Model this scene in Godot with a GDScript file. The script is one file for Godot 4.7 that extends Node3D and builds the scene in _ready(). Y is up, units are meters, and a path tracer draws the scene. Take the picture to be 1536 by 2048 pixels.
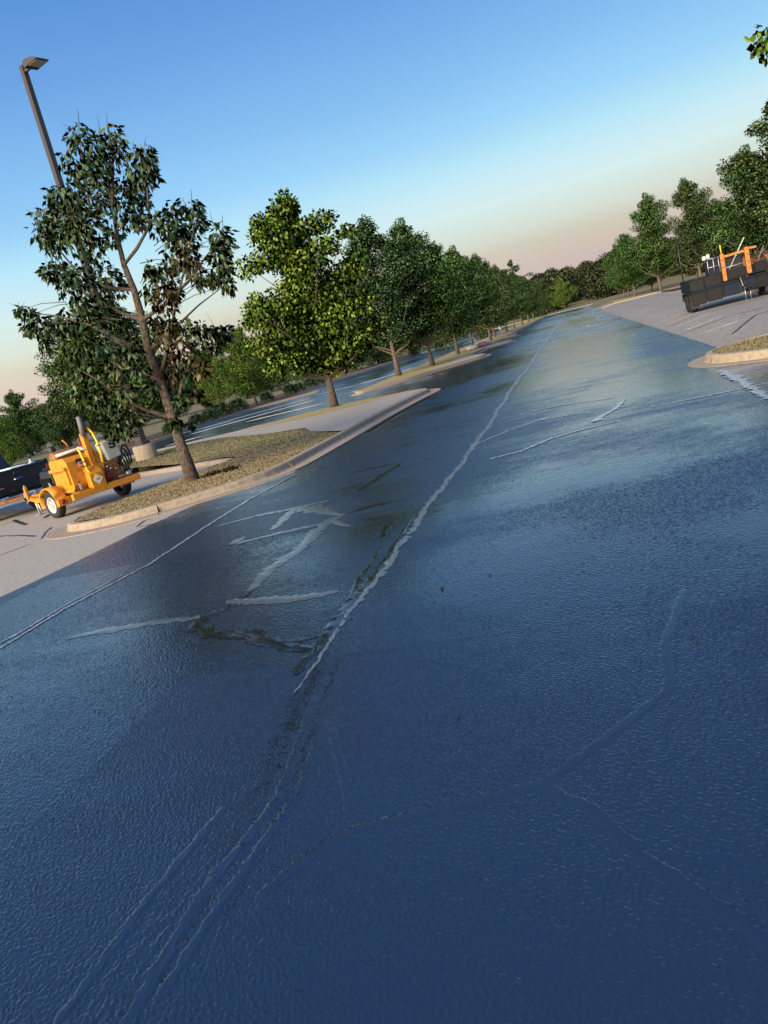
extends Node3D
# A freshly sealed parking-lot lane at dusk: kerbed islands, rows of trees, a crack-sealing trailer, a pickup and a black equipment trailer.

const CAM_H := 1.75
const EXPOSURE := 2.1
var CB := Basis(Vector3(0.94102952, -0.24531952, -0.23298449), Vector3(0.18341573, 0.94858019, -0.25798119), Vector3(0.28429229, 0.2000349, 0.93763742))
var rng := RandomNumberGenerator.new()
var M := {}
var used := {}

# ---------- small helpers ----------
func lin(r: float, g: float, b: float) -> Color:
	return Color(r, g, b).linear_to_srgb()

func numbered(n: String) -> String:
	if not used.has(n):
		used[n] = 0
		return n
	used[n] += 1
	return "%s_%03d" % [n, used[n]]

# a pixel of the photograph (1536 x 2048) to the point of the level y that it shows
func gp(u: float, v: float, y := 0.0) -> Vector3:
	var d := CB * Vector3(u - 768.0, 1024.0 - v, -1538.0)
	var t := (y - CAM_H) / d.y
	return Vector3(d.x * t, y, d.z * t)

# a pixel at a distance along -z
func pz(u: float, v: float, z: float) -> Vector3:
	var d := CB * Vector3(u - 768.0, 1024.0 - v, -1538.0)
	var t := z / d.z
	return Vector3(0, CAM_H, 0) + d * t

func tag(o: Node, label: String, category: String, group := "") -> void:
	o.set_meta("label", label)
	o.set_meta("category", category)
	if group != "":
		o.set_meta("group", group)

func thing(called: String, at: Vector3, label: String, category: String, group := "") -> Node3D:
	var o := Node3D.new()
	o.name = numbered(called)
	add_child(o)
	o.position = at
	tag(o, label, category, group)
	return o

func part(called: String, mesh: Mesh, m: Material, parent: Node = null) -> MeshInstance3D:
	var o := MeshInstance3D.new()
	o.name = called if parent else numbered(called)
	o.mesh = mesh
	o.material_override = m
	(parent if parent else self).add_child(o, true)
	return o

func structure(called: String, mesh: Mesh, m: Material) -> MeshInstance3D:
	var o := part(called, mesh, m)
	o.set_meta("kind", "structure")
	return o

func mb(smooth := false) -> SurfaceTool:
	var st := SurfaceTool.new()
	st.begin(Mesh.PRIMITIVE_TRIANGLES)
	st.set_smooth_group(0 if smooth else -1)
	return st

func fin(st: SurfaceTool) -> ArrayMesh:
	st.generate_normals()
	return st.commit()

func tri(st: SurfaceTool, a: Vector3, b: Vector3, c: Vector3, out: Vector3) -> void:
	if (a - c).cross(a - b).dot(out) < 0.0:
		var t := b
		b = c
		c = t
	st.add_vertex(a)
	st.add_vertex(b)
	st.add_vertex(c)

func quad(st: SurfaceTool, a: Vector3, b: Vector3, c: Vector3, d: Vector3, out: Vector3) -> void:
	tri(st, a, b, c, out)
	tri(st, a, c, d, out)

# chamfered box
func bx(st: SurfaceTool, at: Vector3, size: Vector3, bev := 0.01, turn := Basis()) -> void:
	var h := size * 0.5
	var c: float = minf(bev, minf(h.x, minf(h.y, h.z)) * 0.9)
	var s := [-1.0, 1.0]
	for ax in 3:
		for sg in s:
			var n := Vector3.ZERO
			n[ax] = sg
			var i := (ax + 1) % 3
			var j := (ax + 2) % 3
			var p := []
			for q in [[-1, -1], [1, -1], [1, 1], [-1, 1]]:
				var v := Vector3.ZERO
				v[ax] = sg * h[ax]
				v[i] = q[0] * (h[i] - c)
				v[j] = q[1] * (h[j] - c)
				p.append(at + turn * v)
			quad(st, p[0], p[1], p[2], p[3], turn * n)
	for ax in 3:
		var i := (ax + 1) % 3
		var j := (ax + 2) % 3
		for a in s:
			for b in s:
				var p := []
				for e in [[-1, 0], [1, 0], [1, 1], [-1, 1]]:
					var v := Vector3.ZERO
					v[ax] = e[0] * (h[ax] - c)
					v[i] = a * (h[i] - (c if e[1] == 1 else 0.0))
					v[j] = b * (h[j] - (0.0 if e[1] == 1 else c))
					p.append(at + turn * v)
				var o := Vector3.ZERO
				o[i] = a
				o[j] = b
				quad(st, p[0], p[1], p[2], p[3], turn * o)
	for a in s:
		for b in s:
			for d in s:
				tri(st, at + turn * Vector3(a * h.x, b * (h.y - c), d * (h.z - c)), at + turn * Vector3(a * (h.x - c), b * h.y, d * (h.z - c)), at + turn * Vector3(a * (h.x - c), b * (h.y - c), d * h.z), turn * Vector3(a, b, d))

func box(called: String, at: Vector3, size: Vector3, m: Material, parent: Node = null, bev := 0.01, turn := Basis()) -> MeshInstance3D:
	var st := mb()
	bx(st, at, size, bev, turn)
	return part(called, fin(st), m, parent)

# tube along points
func tube(st: SurfaceTool, pts: Array, radii: Array, sides := 8, caps := true) -> void:
	var rings := []
	var prev := Vector3.ZERO
	for i in pts.size():
		var d: Vector3 = (pts[mini(i + 1, pts.size() - 1)] - pts[maxi(i - 1, 0)]).normalized()
		var u: Vector3 = prev
		if i == 0:
			u = Vector3.UP if absf(d.y) < 0.9 else Vector3.RIGHT
		u = (u - d * u.dot(d)).normalized()
		prev = u
		var w := d.cross(u)
		var ring := []
		for k in sides:
			var a := TAU * k / sides
			ring.append(pts[i] + (u * cos(a) + w * sin(a)) * radii[mini(i, radii.size() - 1)])
		rings.append(ring)
	for i in pts.size() - 1:
		for k in sides:
			var k2 := (k + 1) % sides
			var out: Vector3 = rings[i][k] + rings[i][k2] - pts[i] * 2.0
			quad(st, rings[i][k], rings[i + 1][k], rings[i + 1][k2], rings[i][k2], out)
	if caps:
		var e := pts.size() - 1
		for k in range(1, sides - 1):
			tri(st, rings[0][0], rings[0][k], rings[0][k + 1], pts[0] - pts[1])
			tri(st, rings[e][0], rings[e][k], rings[e][k + 1], pts[e] - pts[e - 1])

func pipe(called: String, pts: Array, r, m: Material, parent: Node = null, sides := 8) -> MeshInstance3D:
	var st := mb(true)
	tube(st, pts, r if r is Array else [r], sides)
	return part(called, fin(st), m, parent)

# lathe about an axis: profile of (along, radius)
func lathe(st: SurfaceTool, prof: Array, sides := 24, axis := Basis(), at := Vector3.ZERO) -> void:
	for i in prof.size() - 1:
		for k in sides:
			var a := TAU * k / sides
			var b := TAU * (k + 1) / sides
			var p := []
			for e in [[i, a], [i + 1, a], [i + 1, b], [i, b]]:
				var q: Vector2 = prof[e[0]]
				p.append(at + axis * Vector3(cos(e[1]) * q.y, q.x, sin(e[1]) * q.y))
			var d: Vector2 = prof[i + 1] - prof[i]
			var m := (a + b) * 0.5
			var out := axis * Vector3(cos(m) * d.x, -d.y, sin(m) * d.x)
			if p[0].distance_squared_to(p[3]) < 1e-10:
				tri(st, p[0], p[1], p[2], out)
			elif p[1].distance_squared_to(p[2]) < 1e-10:
				tri(st, p[0], p[1], p[3], out)
			else:
				quad(st, p[0], p[1], p[2], p[3], out)

# polygon in the local xy plane, from z0 to z1
func prism(st: SurfaceTool, poly: PackedVector2Array, z0: float, z1: float, xf := Transform3D()) -> void:
	var idx := Geometry2D.triangulate_polygon(poly)
	var zs := [z0, z1]
	for e in 2:
		var out := xf.basis * Vector3(0, 0, -1 if e == 0 else 1)
		for i in range(0, idx.size(), 3):
			tri(st, xf * Vector3(poly[idx[i]].x, poly[idx[i]].y, zs[e]), xf * Vector3(poly[idx[i + 1]].x, poly[idx[i + 1]].y, zs[e]), xf * Vector3(poly[idx[i + 2]].x, poly[idx[i + 2]].y, zs[e]), out)
	var cw := Geometry2D.is_polygon_clockwise(poly)
	for i in poly.size():
		var a := poly[i]
		var b := poly[(i + 1) % poly.size()]
		var n := Vector3(b.y - a.y, a.x - b.x, 0) * (-1.0 if cw else 1.0)
		quad(st, xf * Vector3(a.x, a.y, z0), xf * Vector3(b.x, b.y, z0), xf * Vector3(b.x, b.y, z1), xf * Vector3(a.x, a.y, z1), xf.basis * n)

func v2(a: Array) -> PackedVector2Array:
	var p := PackedVector2Array()
	for e in a:
		p.append(Vector2(e[0], e[1]))
	return p

# level sheet of a polygon given as (x, z)
func sheet(poly: PackedVector2Array, y: float, uv_scale := Vector2.ONE, uv_off := Vector2.ZERO) -> ArrayMesh:
	var st := mb()
	var idx := Geometry2D.triangulate_polygon(poly)
	for i in range(0, idx.size(), 3):
		var p := []
		for k in 3:
			p.append(Vector3(poly[idx[i + k]].x, y, poly[idx[i + k]].y))
		if (p[0] - p[2]).cross(p[0] - p[1]).y < 0:
			p.reverse()
		for q in p:
			st.set_uv(Vector2(q.x, q.z) * uv_scale + uv_off)
			st.add_vertex(q)
	st.generate_normals()
	return st.commit()

# uneven sheet: grid points inside the polygon plus its rim
func uneven(poly: PackedVector2Array, step: float, height: Callable) -> ArrayMesh:
	var pts := PackedVector2Array()
	for i in poly.size():
		var a := poly[i]
		var b := poly[(i + 1) % poly.size()]
		var n := maxi(1, int(ceil(a.distance_to(b) / step)))
		for k in n:
			pts.append(a.lerp(b, float(k) / n))
	var lo := poly[0]
	var hi := poly[0]
	for p in poly:
		lo = lo.min(p)
		hi = hi.max(p)
	var inner := Geometry2D.offset_polygon(poly, -step * 0.4)
	var y := lo.y
	while y < hi.y:
		var x := lo.x
		while x < hi.x:
			var q := Vector2(x, y) + Vector2(rng.randf_range(-0.2, 0.2), rng.randf_range(-0.2, 0.2)) * step
			for ip in inner:
				if Geometry2D.is_point_in_polygon(q, ip):
					pts.append(q)
					break
			x += step
		y += step
	var idx := Geometry2D.triangulate_delaunay(pts)
	var st := mb(true)
	for i in range(0, idx.size(), 3):
		var c := (pts[idx[i]] + pts[idx[i + 1]] + pts[idx[i + 2]]) / 3.0
		if Geometry2D.is_point_in_polygon(c, poly):
			var p := []
			for k in 3:
				var q: Vector2 = pts[idx[i + k]]
				p.append(Vector3(q.x, height.call(q.x, q.y), q.y))
			tri(st, p[0], p[1], p[2], Vector3.UP)
	return fin(st)

# ---------- materials ----------
func noise_tex(freq: float, seed_: int, ramp: Array, size := 512, oct := 4, as_normal := false, bump := 4.0, kind := FastNoiseLite.TYPE_SIMPLEX_SMOOTH) -> NoiseTexture2D:
	var n := FastNoiseLite.new()
	n.noise_type = kind
	n.seed = seed_
	n.frequency = freq
	n.fractal_octaves = oct
	var t := NoiseTexture2D.new()
	t.width = size
	t.height = size
	t.seamless = true
	t.noise = n
	t.as_normal_map = as_normal
	t.bump_strength = bump
	if ramp.size():
		var g := Gradient.new()
		var off := PackedFloat32Array()
		var col := PackedColorArray()
		for e in ramp:
			off.append(e[0])
			col.append(e[1])
		g.offsets = off
		g.colors = col
		t.color_ramp = g
	return t

func mat(called: String, c: Color, rough := 0.7, metal := 0.0) -> StandardMaterial3D:
	var m := StandardMaterial3D.new()
	m.resource_name = called
	m.albedo_color = c
	m.roughness = rough
	m.metallic = metal
	M[called] = m
	return m

# a surface with computed colour variation laid over the world, metres per repeat
func worn(called: String, c: Color, rough: float, ramp: Array, metres: float, freq := 0.012, seed_ := 1, relief := 0.0, world := true) -> StandardMaterial3D:
	var m := mat(called, c, rough)
	m.albedo_texture = noise_tex(freq, seed_, ramp, 1024, 6)
	m.uv1_triplanar = true
	m.uv1_world_triplanar = world
	m.uv1_scale = Vector3.ONE / metres
	if relief > 0:
		m.heightmap_enabled = true
		m.heightmap_texture = noise_tex(0.12, seed_ + 7, [], 1024, 3)
		m.heightmap_scale = relief
	return m

func g3(v: float) -> Color:
	return Color(v, v, v)

func make_materials() -> void:
	worn("concrete", lin(0.327, 0.293, 0.243), 0.9, [[0.0, Color(0.8, 0.79, 0.77)], [0.45, Color(0.93, 0.925, 0.92)], [1.0, Color(1, 1, 1)]], 3.1, 0.03, 3, 0.25)
	worn("kerb_concrete", lin(0.319, 0.262, 0.194), 0.9, [[0.0, Color(0.6, 0.57, 0.54)], [0.4, Color(0.9, 0.88, 0.86)], [1.0, Color(1, 1, 1)]], 2.2, 0.02, 5, 0.25)
	worn("pad_concrete", lin(0.258, 0.232, 0.198), 0.9, [[0.0, Color(0.74, 0.73, 0.72)], [0.45, Color(0.9, 0.9, 0.89)], [1.0, Color(1, 1, 1)]], 5.0, 0.02, 9, 0.3)
	worn("turf_soil", lin(0.38, 0.29, 0.13), 0.95, [[0.0, Color(0.66, 0.7, 0.55)], [0.45, Color(0.88, 0.87, 0.78)], [1.0, Color(1, 1, 1)]], 3.0, 0.03, 13, 0.5)
	worn("field_grass", lin(0.153, 0.126, 0.054), 0.95, [[0.0, Color(0.6, 0.75, 0.5)], [0.5, Color(0.9, 0.88, 0.8)], [1.0, Color(1, 1, 1)]], 22.0, 0.03, 15, 0.0)
	worn("mulch", lin(0.135, 0.077, 0.045), 0.95, [[0.0, Color(0.45, 0.42, 0.4)], [0.5, Color(0.85, 0.84, 0.82)], [1.0, Color(1, 1, 1)]], 1.2, 0.04, 17, 2.0)
	worn("bark", lin(0.230, 0.178, 0.136), 0.9, [[0.0, Color(0.2, 0.19, 0.18)], [0.4, Color(0.55, 0.53, 0.51)], [0.55, Color(0.9, 0.89, 0.88)], [1.0, Color(1, 1, 1)]], 0.6, 0.012, 21, 3.0)
	var bk: StandardMaterial3D = M["bark"]
	bk.uv1_scale = Vector3(2.4, 0.7, 2.4)
	worn("yellow_paint", lin(0.578, 0.230, 0.015), 0.42, [[0.0, Color(0.6, 0.52, 0.46)], [0.22, Color(0.86, 0.82, 0.78)], [0.36, Color(0.97, 0.96, 0.95)], [1.0, Color(1, 1, 1)]], 2.6, 0.016, 23, 0.0, false)
	worn("grimy_yellow", lin(0.357, 0.153, 0.025), 0.6, [[0.0, Color(0.25, 0.22, 0.2)], [0.45, Color(0.7, 0.66, 0.62)], [0.7, Color(1, 1, 1)], [1.0, Color(1, 1, 1)]], 0.8, 0.02, 25, 0.0, false)
	worn("orange_paint", lin(0.510, 0.187, 0.043), 0.5, [[0.0, Color(0.45, 0.38, 0.34)], [0.35, Color(0.9, 0.86, 0.82)], [1.0, Color(1, 1, 1)]], 1.6, 0.016, 27, 0.0, false)
	worn("black_steel", lin(0.014, 0.014, 0.015), 0.5, [[0.0, Color(0.6, 0.58, 0.55)], [0.5, Color(0.85, 0.85, 0.85)], [1.0, Color(1, 1, 1)]], 1.8, 0.02, 29, 0.0, false)
	worn("navy_steel", lin(0.016, 0.022, 0.045), 0.35, [[0.0, Color(0.6, 0.58, 0.55)], [0.5, Color(0.85, 0.85, 0.85)], [1.0, Color(1, 1, 1)]], 1.8, 0.02, 31, 0.0, false)
	var tp := mat("truck_paint", lin(0.008, 0.014, 0.022), 0.3)
	tp.clearcoat_enabled = true
	tp.clearcoat = 0.35
	tp.metallic_specular = 0.35
	tp.clearcoat_roughness = 0.06
	for e in ["black_steel", "navy_steel"]:
		(M[e] as StandardMaterial3D).metallic_specular = 0.32
	mat("rim_white", lin(0.42, 0.41, 0.39), 0.5)
	mat("chrome", lin(0.62, 0.6, 0.58), 0.18, 1.0)
	mat("steel", lin(0.35, 0.34, 0.33), 0.4, 0.9)
	mat("galvanised", lin(0.42, 0.42, 0.42), 0.5, 0.7)
	worn("rubber", lin(0.018, 0.018, 0.019), 0.75, [[0.0, g3(0.75)], [1.0, g3(1.0)]], 0.5, 0.05, 33, 0.4, false)
	mat("black_plastic", lin(0.012, 0.012, 0.013), 0.45)
	mat("white_paint", lin(0.648, 0.639, 0.612), 0.45)
	mat("panel_white", lin(0.468, 0.484, 0.468), 0.5)
	mat("red_lens", lin(0.22, 0.012, 0.012), 0.2)
	mat("dark_red", lin(0.16, 0.02, 0.015), 0.5)
	mat("pink_label", lin(0.62, 0.3, 0.3), 0.6)
	mat("hose_yellow", lin(0.66, 0.42, 0.02), 0.5)
	mat("hose_grey", lin(0.13, 0.12, 0.12), 0.7)
	mat("plate_white", lin(0.6, 0.62, 0.64), 0.4)
	mat("badge_blue", lin(0.02, 0.06, 0.2), 0.25)
	mat("dark_glass", lin(0.012, 0.014, 0.017), 0.06)
	mat("bronze_pole", lin(0.045, 0.036, 0.032), 0.45, 0.2)
	mat("lamp_lens", lin(0.33, 0.34, 0.33), 0.3)
	mat("stripe_white", lin(0.527, 0.535, 0.544), 0.6)
	mat("tar", lin(0.012, 0.012, 0.013), 0.45)
	mat("crack_dark", lin(0.006, 0.006, 0.007), 0.9)
	mat("sack", lin(0.527, 0.493, 0.476), 0.8)
	mat("rag", lin(0.4, 0.2, 0.16), 0.8)
	worn("brick_wall", lin(0.336, 0.160, 0.120), 0.9, [[0.0, g3(0.75)], [1.0, g3(1.0)]], 3.0, 0.03, 35)
	mat("window_glass", lin(0.03, 0.035, 0.045), 0.08)
	var lf := mat("leaves", Color.WHITE, 0.55)
	lf.vertex_color_use_as_albedo = true
	lf.backlight_enabled = true
	lf.backlight = Color(0.95, 0.95, 0.75)
	var gb := mat("grass", Color.WHITE, 0.8)
	gb.vertex_color_use_as_albedo = true
	asphalt_materials()

const PATCH := Vector2(16.0, 40.0)
var damp := PackedByteArray()

# fresh sealer on the lane: where it is still wet it lies smooth, where it has soaked in the grain of the stone stands out
func asphalt_materials() -> void:
	var wet := [[-1.28, -5.5, 0.9, 0.7], [-1.33, -7.9, 0.8, 0.8], [0.9, -14.6, 1.5, 1.3], [1.34, -9.3, 0.9, 0.9], [0.95, -5.4, 0.45, 0.8], [-0.2, -8.0, 1.0, 0.6], [-2.8, -33.0, 2.0, 4.5], [0.2, -27.0, 1.6, 5.0], [-0.6, -20.0, 2.0, 2.6], [0.6, -37.0, 1.8, 4.0], [1.9, -12.5, 0.7, 1.5]]
	var dry := [[-6.4, -8.8, 1.1, 1.6], [-6.2, -6.4, 1.0, 1.0], [-4.2, -8.6, 1.2, 1.6], [-3.6, -12.2, 1.0, 1.6], [-4.6, -15.0, 0.8, 2.0], [-5.4, -7.0, 0.9, 1.2], [0.8, -9.3, 0.5, 0.6], [0.23, -6.2, 0.6, 0.5], [-1.5, -12.3, 0.9, 0.8], [-2.2, -10.6, 0.8, 0.7], [-2.4, -3.8, 1.2, 0.8], [-5.2, -16.5, 0.5, 2.5], [1.1, -6.9, 0.5, 0.4], [-3.0, -16.5, 1.4, 1.6], [-3.6, -24.0, 1.2, 2.5], [1.9, -23.0, 0.5, 5.0], [-0.6, -3.2, 0.8, 0.5]]
	var W := 512
	var H := 1024
	var blot := FastNoiseLite.new()
	blot.seed = 5
	blot.frequency = 0.42
	blot.fractal_octaves = 7
	blot.fractal_gain = 0.62
	var sq := FastNoiseLite.new()
	sq.seed = 8
	sq.frequency = 0.9
	sq.fractal_octaves = 3
	var wet_im := Image.create(W, H, false, Image.FORMAT_L8)
	for j in H:
		var z := -41.0 + PATCH.y * j / H
		for i in W:
			var x := -9.0 + PATCH.x * i / W
			var s := 0.41 + 0.55 * blot.get_noise_2d(x * 0.8, z * 0.8) + 0.26 * sq.get_noise_2d(x * 0.6, z * 2.0) + 0.34 * sq.get_noise_2d(x * 0.8 + 70.0, z * 4.5) * smoothstep(-8.0, -16.0, z) + 0.2 * sq.get_noise_2d(x * 7.0, z * 7.0)
			for e in wet:
				var dx: float = (x - e[0]) / e[2]
				var dz: float = (z - e[1]) / e[3]
				var q := dx * dx + dz * dz
				if q < 6.0:
					s += 0.5 * exp(-q)
			for e in dry:
				var dx: float = (x - e[0]) / e[2]
				var dz: float = (z - e[1]) / e[3]
				var q := dx * dx + dz * dz
				if q < 6.0:
					s -= 0.5 * exp(-q)
			wet_im.set_pixel(i, j, g3(clampf((s - 0.42) * 1.7 + 0.42, 0.0, 1.0)))
	damp = wet_im.get_data()
	wet_im.resize(2048, 2048, Image.INTERPOLATE_BILINEAR)
	var fine := FastNoiseLite.new()
	fine.seed = 4
	fine.frequency = 0.36
	fine.fractal_octaves = 2
	var fim := fine.get_image(2048, 5120)
	fim.resize(2048, 2048, Image.INTERPOLATE_NEAREST)
	fim.convert(Image.FORMAT_L8)
	var a := wet_im.get_data()
	var f := fim.get_data()
	var rough := PackedByteArray()
	var relief := PackedByteArray()
	var n := a.size()
	rough.resize(n)
	relief.resize(n)
	for k in n:
		var w := a[k]
		var gr := f[k] - 128
		rough[k] = clampi(int(ROUGH_DRY - w * ROUGH_SPAN / 255.0 + gr * 0.3), 20, 255)
		relief[k] = clampi(int(128 + gr * (1.15 - w * 0.0027)), 0, 255)
	var m := mat("sealed_asphalt", lin(0.007, 0.011, 0.021), 0.8)
	m.roughness_texture = ImageTexture.create_from_image(Image.create_from_data(2048, 2048, false, Image.FORMAT_L8, rough))
	m.roughness_texture_channel = BaseMaterial3D.TEXTURE_CHANNEL_RED
	m.heightmap_enabled = true
	m.heightmap_texture = ImageTexture.create_from_image(Image.create_from_data(2048, 2048, false, Image.FORMAT_L8, relief))
	m.heightmap_scale = 0.95
	m.metallic_specular = 0.7
	var close := m.duplicate() as StandardMaterial3D
	close.roughness = 0.6
	close.heightmap_enabled = false
	close.heightmap_texture = null
	M["sealed_asphalt_relief"] = close
	# sealant bands: poured smooth over the cracks
	var s := mat("sealant", lin(0.01, 0.011, 0.012), 0.07)
	var bead := mat("crack_filler", lin(0.17, 0.2, 0.205), 0.3)  # gritty seam sealant; the sky reflected on it is put into this pale colour
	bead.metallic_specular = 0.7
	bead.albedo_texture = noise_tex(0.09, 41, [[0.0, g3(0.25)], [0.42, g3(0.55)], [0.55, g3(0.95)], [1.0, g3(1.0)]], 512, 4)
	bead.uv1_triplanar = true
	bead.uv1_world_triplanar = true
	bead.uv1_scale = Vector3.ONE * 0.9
	var old := mat("worn_line", lin(0.4, 0.43, 0.45), 0.25)
	old.metallic_specular = 0.7
	var thin := mat("sealant_sky_sheen", lin(0.060, 0.071, 0.078), 0.2)  # bands whose pale tone is sky reflection painted into the colour
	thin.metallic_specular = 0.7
	old.albedo_texture = bead.albedo_texture
	old.uv1_triplanar = true
	old.uv1_world_triplanar = true
	old.uv1_scale = Vector3.ONE * 0.7
	s.metallic_specular = 0.5
const ROUGH_DRY := 105.0
const ROUGH_SPAN := 75.0

# ---------- light ----------
func camera_and_light() -> void:
	var cam := Camera3D.new()
	cam.name = "camera"
	cam.transform = Transform3D(CB.orthonormalized(), Vector3(0, CAM_H, 0))
	cam.fov = rad_to_deg(2.0 * atan(1024.0 / 1538.0))
	cam.near = 0.05
	cam.far = 4000.0
	add_child(cam)
	cam.current = true
	var env := Environment.new()
	env.background_mode = Environment.BG_SKY
	env.tonemap_mode = Environment.TONE_MAPPER_LINEAR
	env.tonemap_exposure = EXPOSURE
	env.sdfgi_enabled = true
	env.ssao_enabled = true
	env.ssil_enabled = true
	var pan := PanoramaSkyMaterial.new()
	pan.panorama = ImageTexture.create_from_image(dusk_sky())
	var sky := Sky.new()
	sky.sky_material = pan
	env.sky = sky
	env.background_energy_multiplier = 1.0 / EXPOSURE
	var we := WorldEnvironment.new()
	we.name = "world_environment"
	we.environment = env
	add_child(we)
	var sun := DirectionalLight3D.new()
	sun.name = "sun"
	sun.light_energy = 1.6
	sun.light_color = Color(1.0, 0.92, 0.8)
	sun.light_angular_distance = 50.0
	sun.shadow_enabled = true
	add_child(sun)
	sun.look_at_from_position(Vector3(-7, 6.8, 16), Vector3.ZERO)

# dusk air, opposite the set sun: pink band, pale band, blue above
func dusk_sky() -> Image:
	var stops := [[-90, 120, 110, 105], [-0.5, 175, 155, 152], [0, 200, 178, 178], [2.4, 204, 185, 182], [3.4, 207, 192, 181], [4.5, 207, 201, 186], [5.8, 214, 224, 213], [7.6, 213, 236, 235], [9.2, 202, 235, 246], [10.7, 184, 230, 249], [12.9, 157, 211, 250], [15.6, 139, 195, 244], [18, 127, 182, 238], [21, 112, 165, 229], [25, 94, 151, 217], [40, 92, 152, 234], [60, 90, 152, 240], [90, 88, 150, 242]]
	var h := 1024
	var w := 128
	var haze := FastNoiseLite.new()
	haze.seed = 6
	haze.frequency = 0.9
	haze.fractal_octaves = 3
	var im := Image.create(w, h, false, Image.FORMAT_RGBF)
	for j in h:
		var e := 90.0 - 180.0 * (j + 0.5) / h
		var c := Color.BLACK
		for k in stops.size() - 1:
			if e >= stops[k][0] and e <= stops[k + 1][0]:
				var t := inverse_lerp(stops[k][0], stops[k + 1][0], e)
				var ca := Color8(stops[k][1], stops[k][2], stops[k][3]).srgb_to_linear()
				var cb := Color8(stops[k + 1][1], stops[k + 1][2], stops[k + 1][3]).srgb_to_linear()
				c = ca.lerp(cb, t)
		for i in w:
			var a := TAU * i / w
			var k := 1.0 + 0.05 * haze.get_noise_3d(cos(a) * 2.0, sin(a) * 2.0, e * 0.16) * smoothstep(35.0, 10.0, e)
			# the air is warmer and brighter low down on the side of the set sun
			var az := TAU * (i + 0.5) / w
			var warm := (0.5 + 0.5 * cos(az + deg_to_rad(155.0))) * smoothstep(9.0, 1.0, e) * smoothstep(-2.0, 0.0, e)
			im.set_pixel(i, j, Color(c.r * k * (1.0 + 0.75 * warm), c.g * k * (1.0 + 0.8 * warm), c.b * k * (1.0 + 0.45 * warm)))
	return im

# ---------- ground ----------
# the concrete lot on the right lies a little higher than the lane
func rise(x: float, z: float) -> float:
	return clampf((x - 2.7) * 0.15, 0.0, 0.22) * clampf((-17.5 - z) / 8.0, 0.0, 1.0)

func land(x: float, z: float) -> float:
	var r := sqrt(x * x + z * z)
	var far := smoothstep(215.0, 420.0, r) * 9.0 * (0.75 + 0.5 * sin(x * 0.011 + 1.3) * cos(z * 0.004))
	return rise(x, z) + maxf(far, 0.0)

func turf_height(x: float, z: float) -> float:
	var d := Vector2(x, z).distance_to(Vector2(-14.2, -22.2))
	var bump := 0.012 * sin(x * 1.2) * cos(z * 1.1)
	return 0.115 + bump + 0.175 * smoothstep(5.0, 1.5, d)

func grid_sheet(xs: Array, zs: Array, height: Callable, uv_scale := Vector2.ONE, uv_off := Vector2.ZERO) -> ArrayMesh:
	var nx := xs.size()
	var pos := PackedVector3Array()
	var nor := PackedVector3Array()
	var uv := PackedVector2Array()
	var idx := PackedInt32Array()
	for z in zs:
		for x in xs:
			pos.append(Vector3(x, height.call(x, z), z))
			uv.append(Vector2(x, z) * uv_scale + uv_off)
	nor.resize(pos.size())
	nor.fill(Vector3.ZERO)
	for j in zs.size() - 1:
		for i in nx - 1:
			var a := j * nx + i
			for t in [[a, a + nx, a + 1], [a + 1, a + nx, a + nx + 1]]:
				var n := (pos[t[0]] - pos[t[2]]).cross(pos[t[0]] - pos[t[1]])
				if n.y < 0.0:
					n = -n
					idx.append_array(PackedInt32Array([t[0], t[2], t[1]]))
				else:
					idx.append_array(PackedInt32Array([t[0], t[1], t[2]]))
				for k in t:
					nor[k] += n
	for k in nor.size():
		nor[k] = nor[k].normalized()
	var arr := []
	arr.resize(Mesh.ARRAY_MAX)
	arr[Mesh.ARRAY_VERTEX] = pos
	arr[Mesh.ARRAY_NORMAL] = nor
	arr[Mesh.ARRAY_TEX_UV] = uv
	arr[Mesh.ARRAY_INDEX] = idx
	var m := ArrayMesh.new()
	m.add_surface_from_arrays(Mesh.PRIMITIVE_TRIANGLES, arr)
	return m

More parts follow.
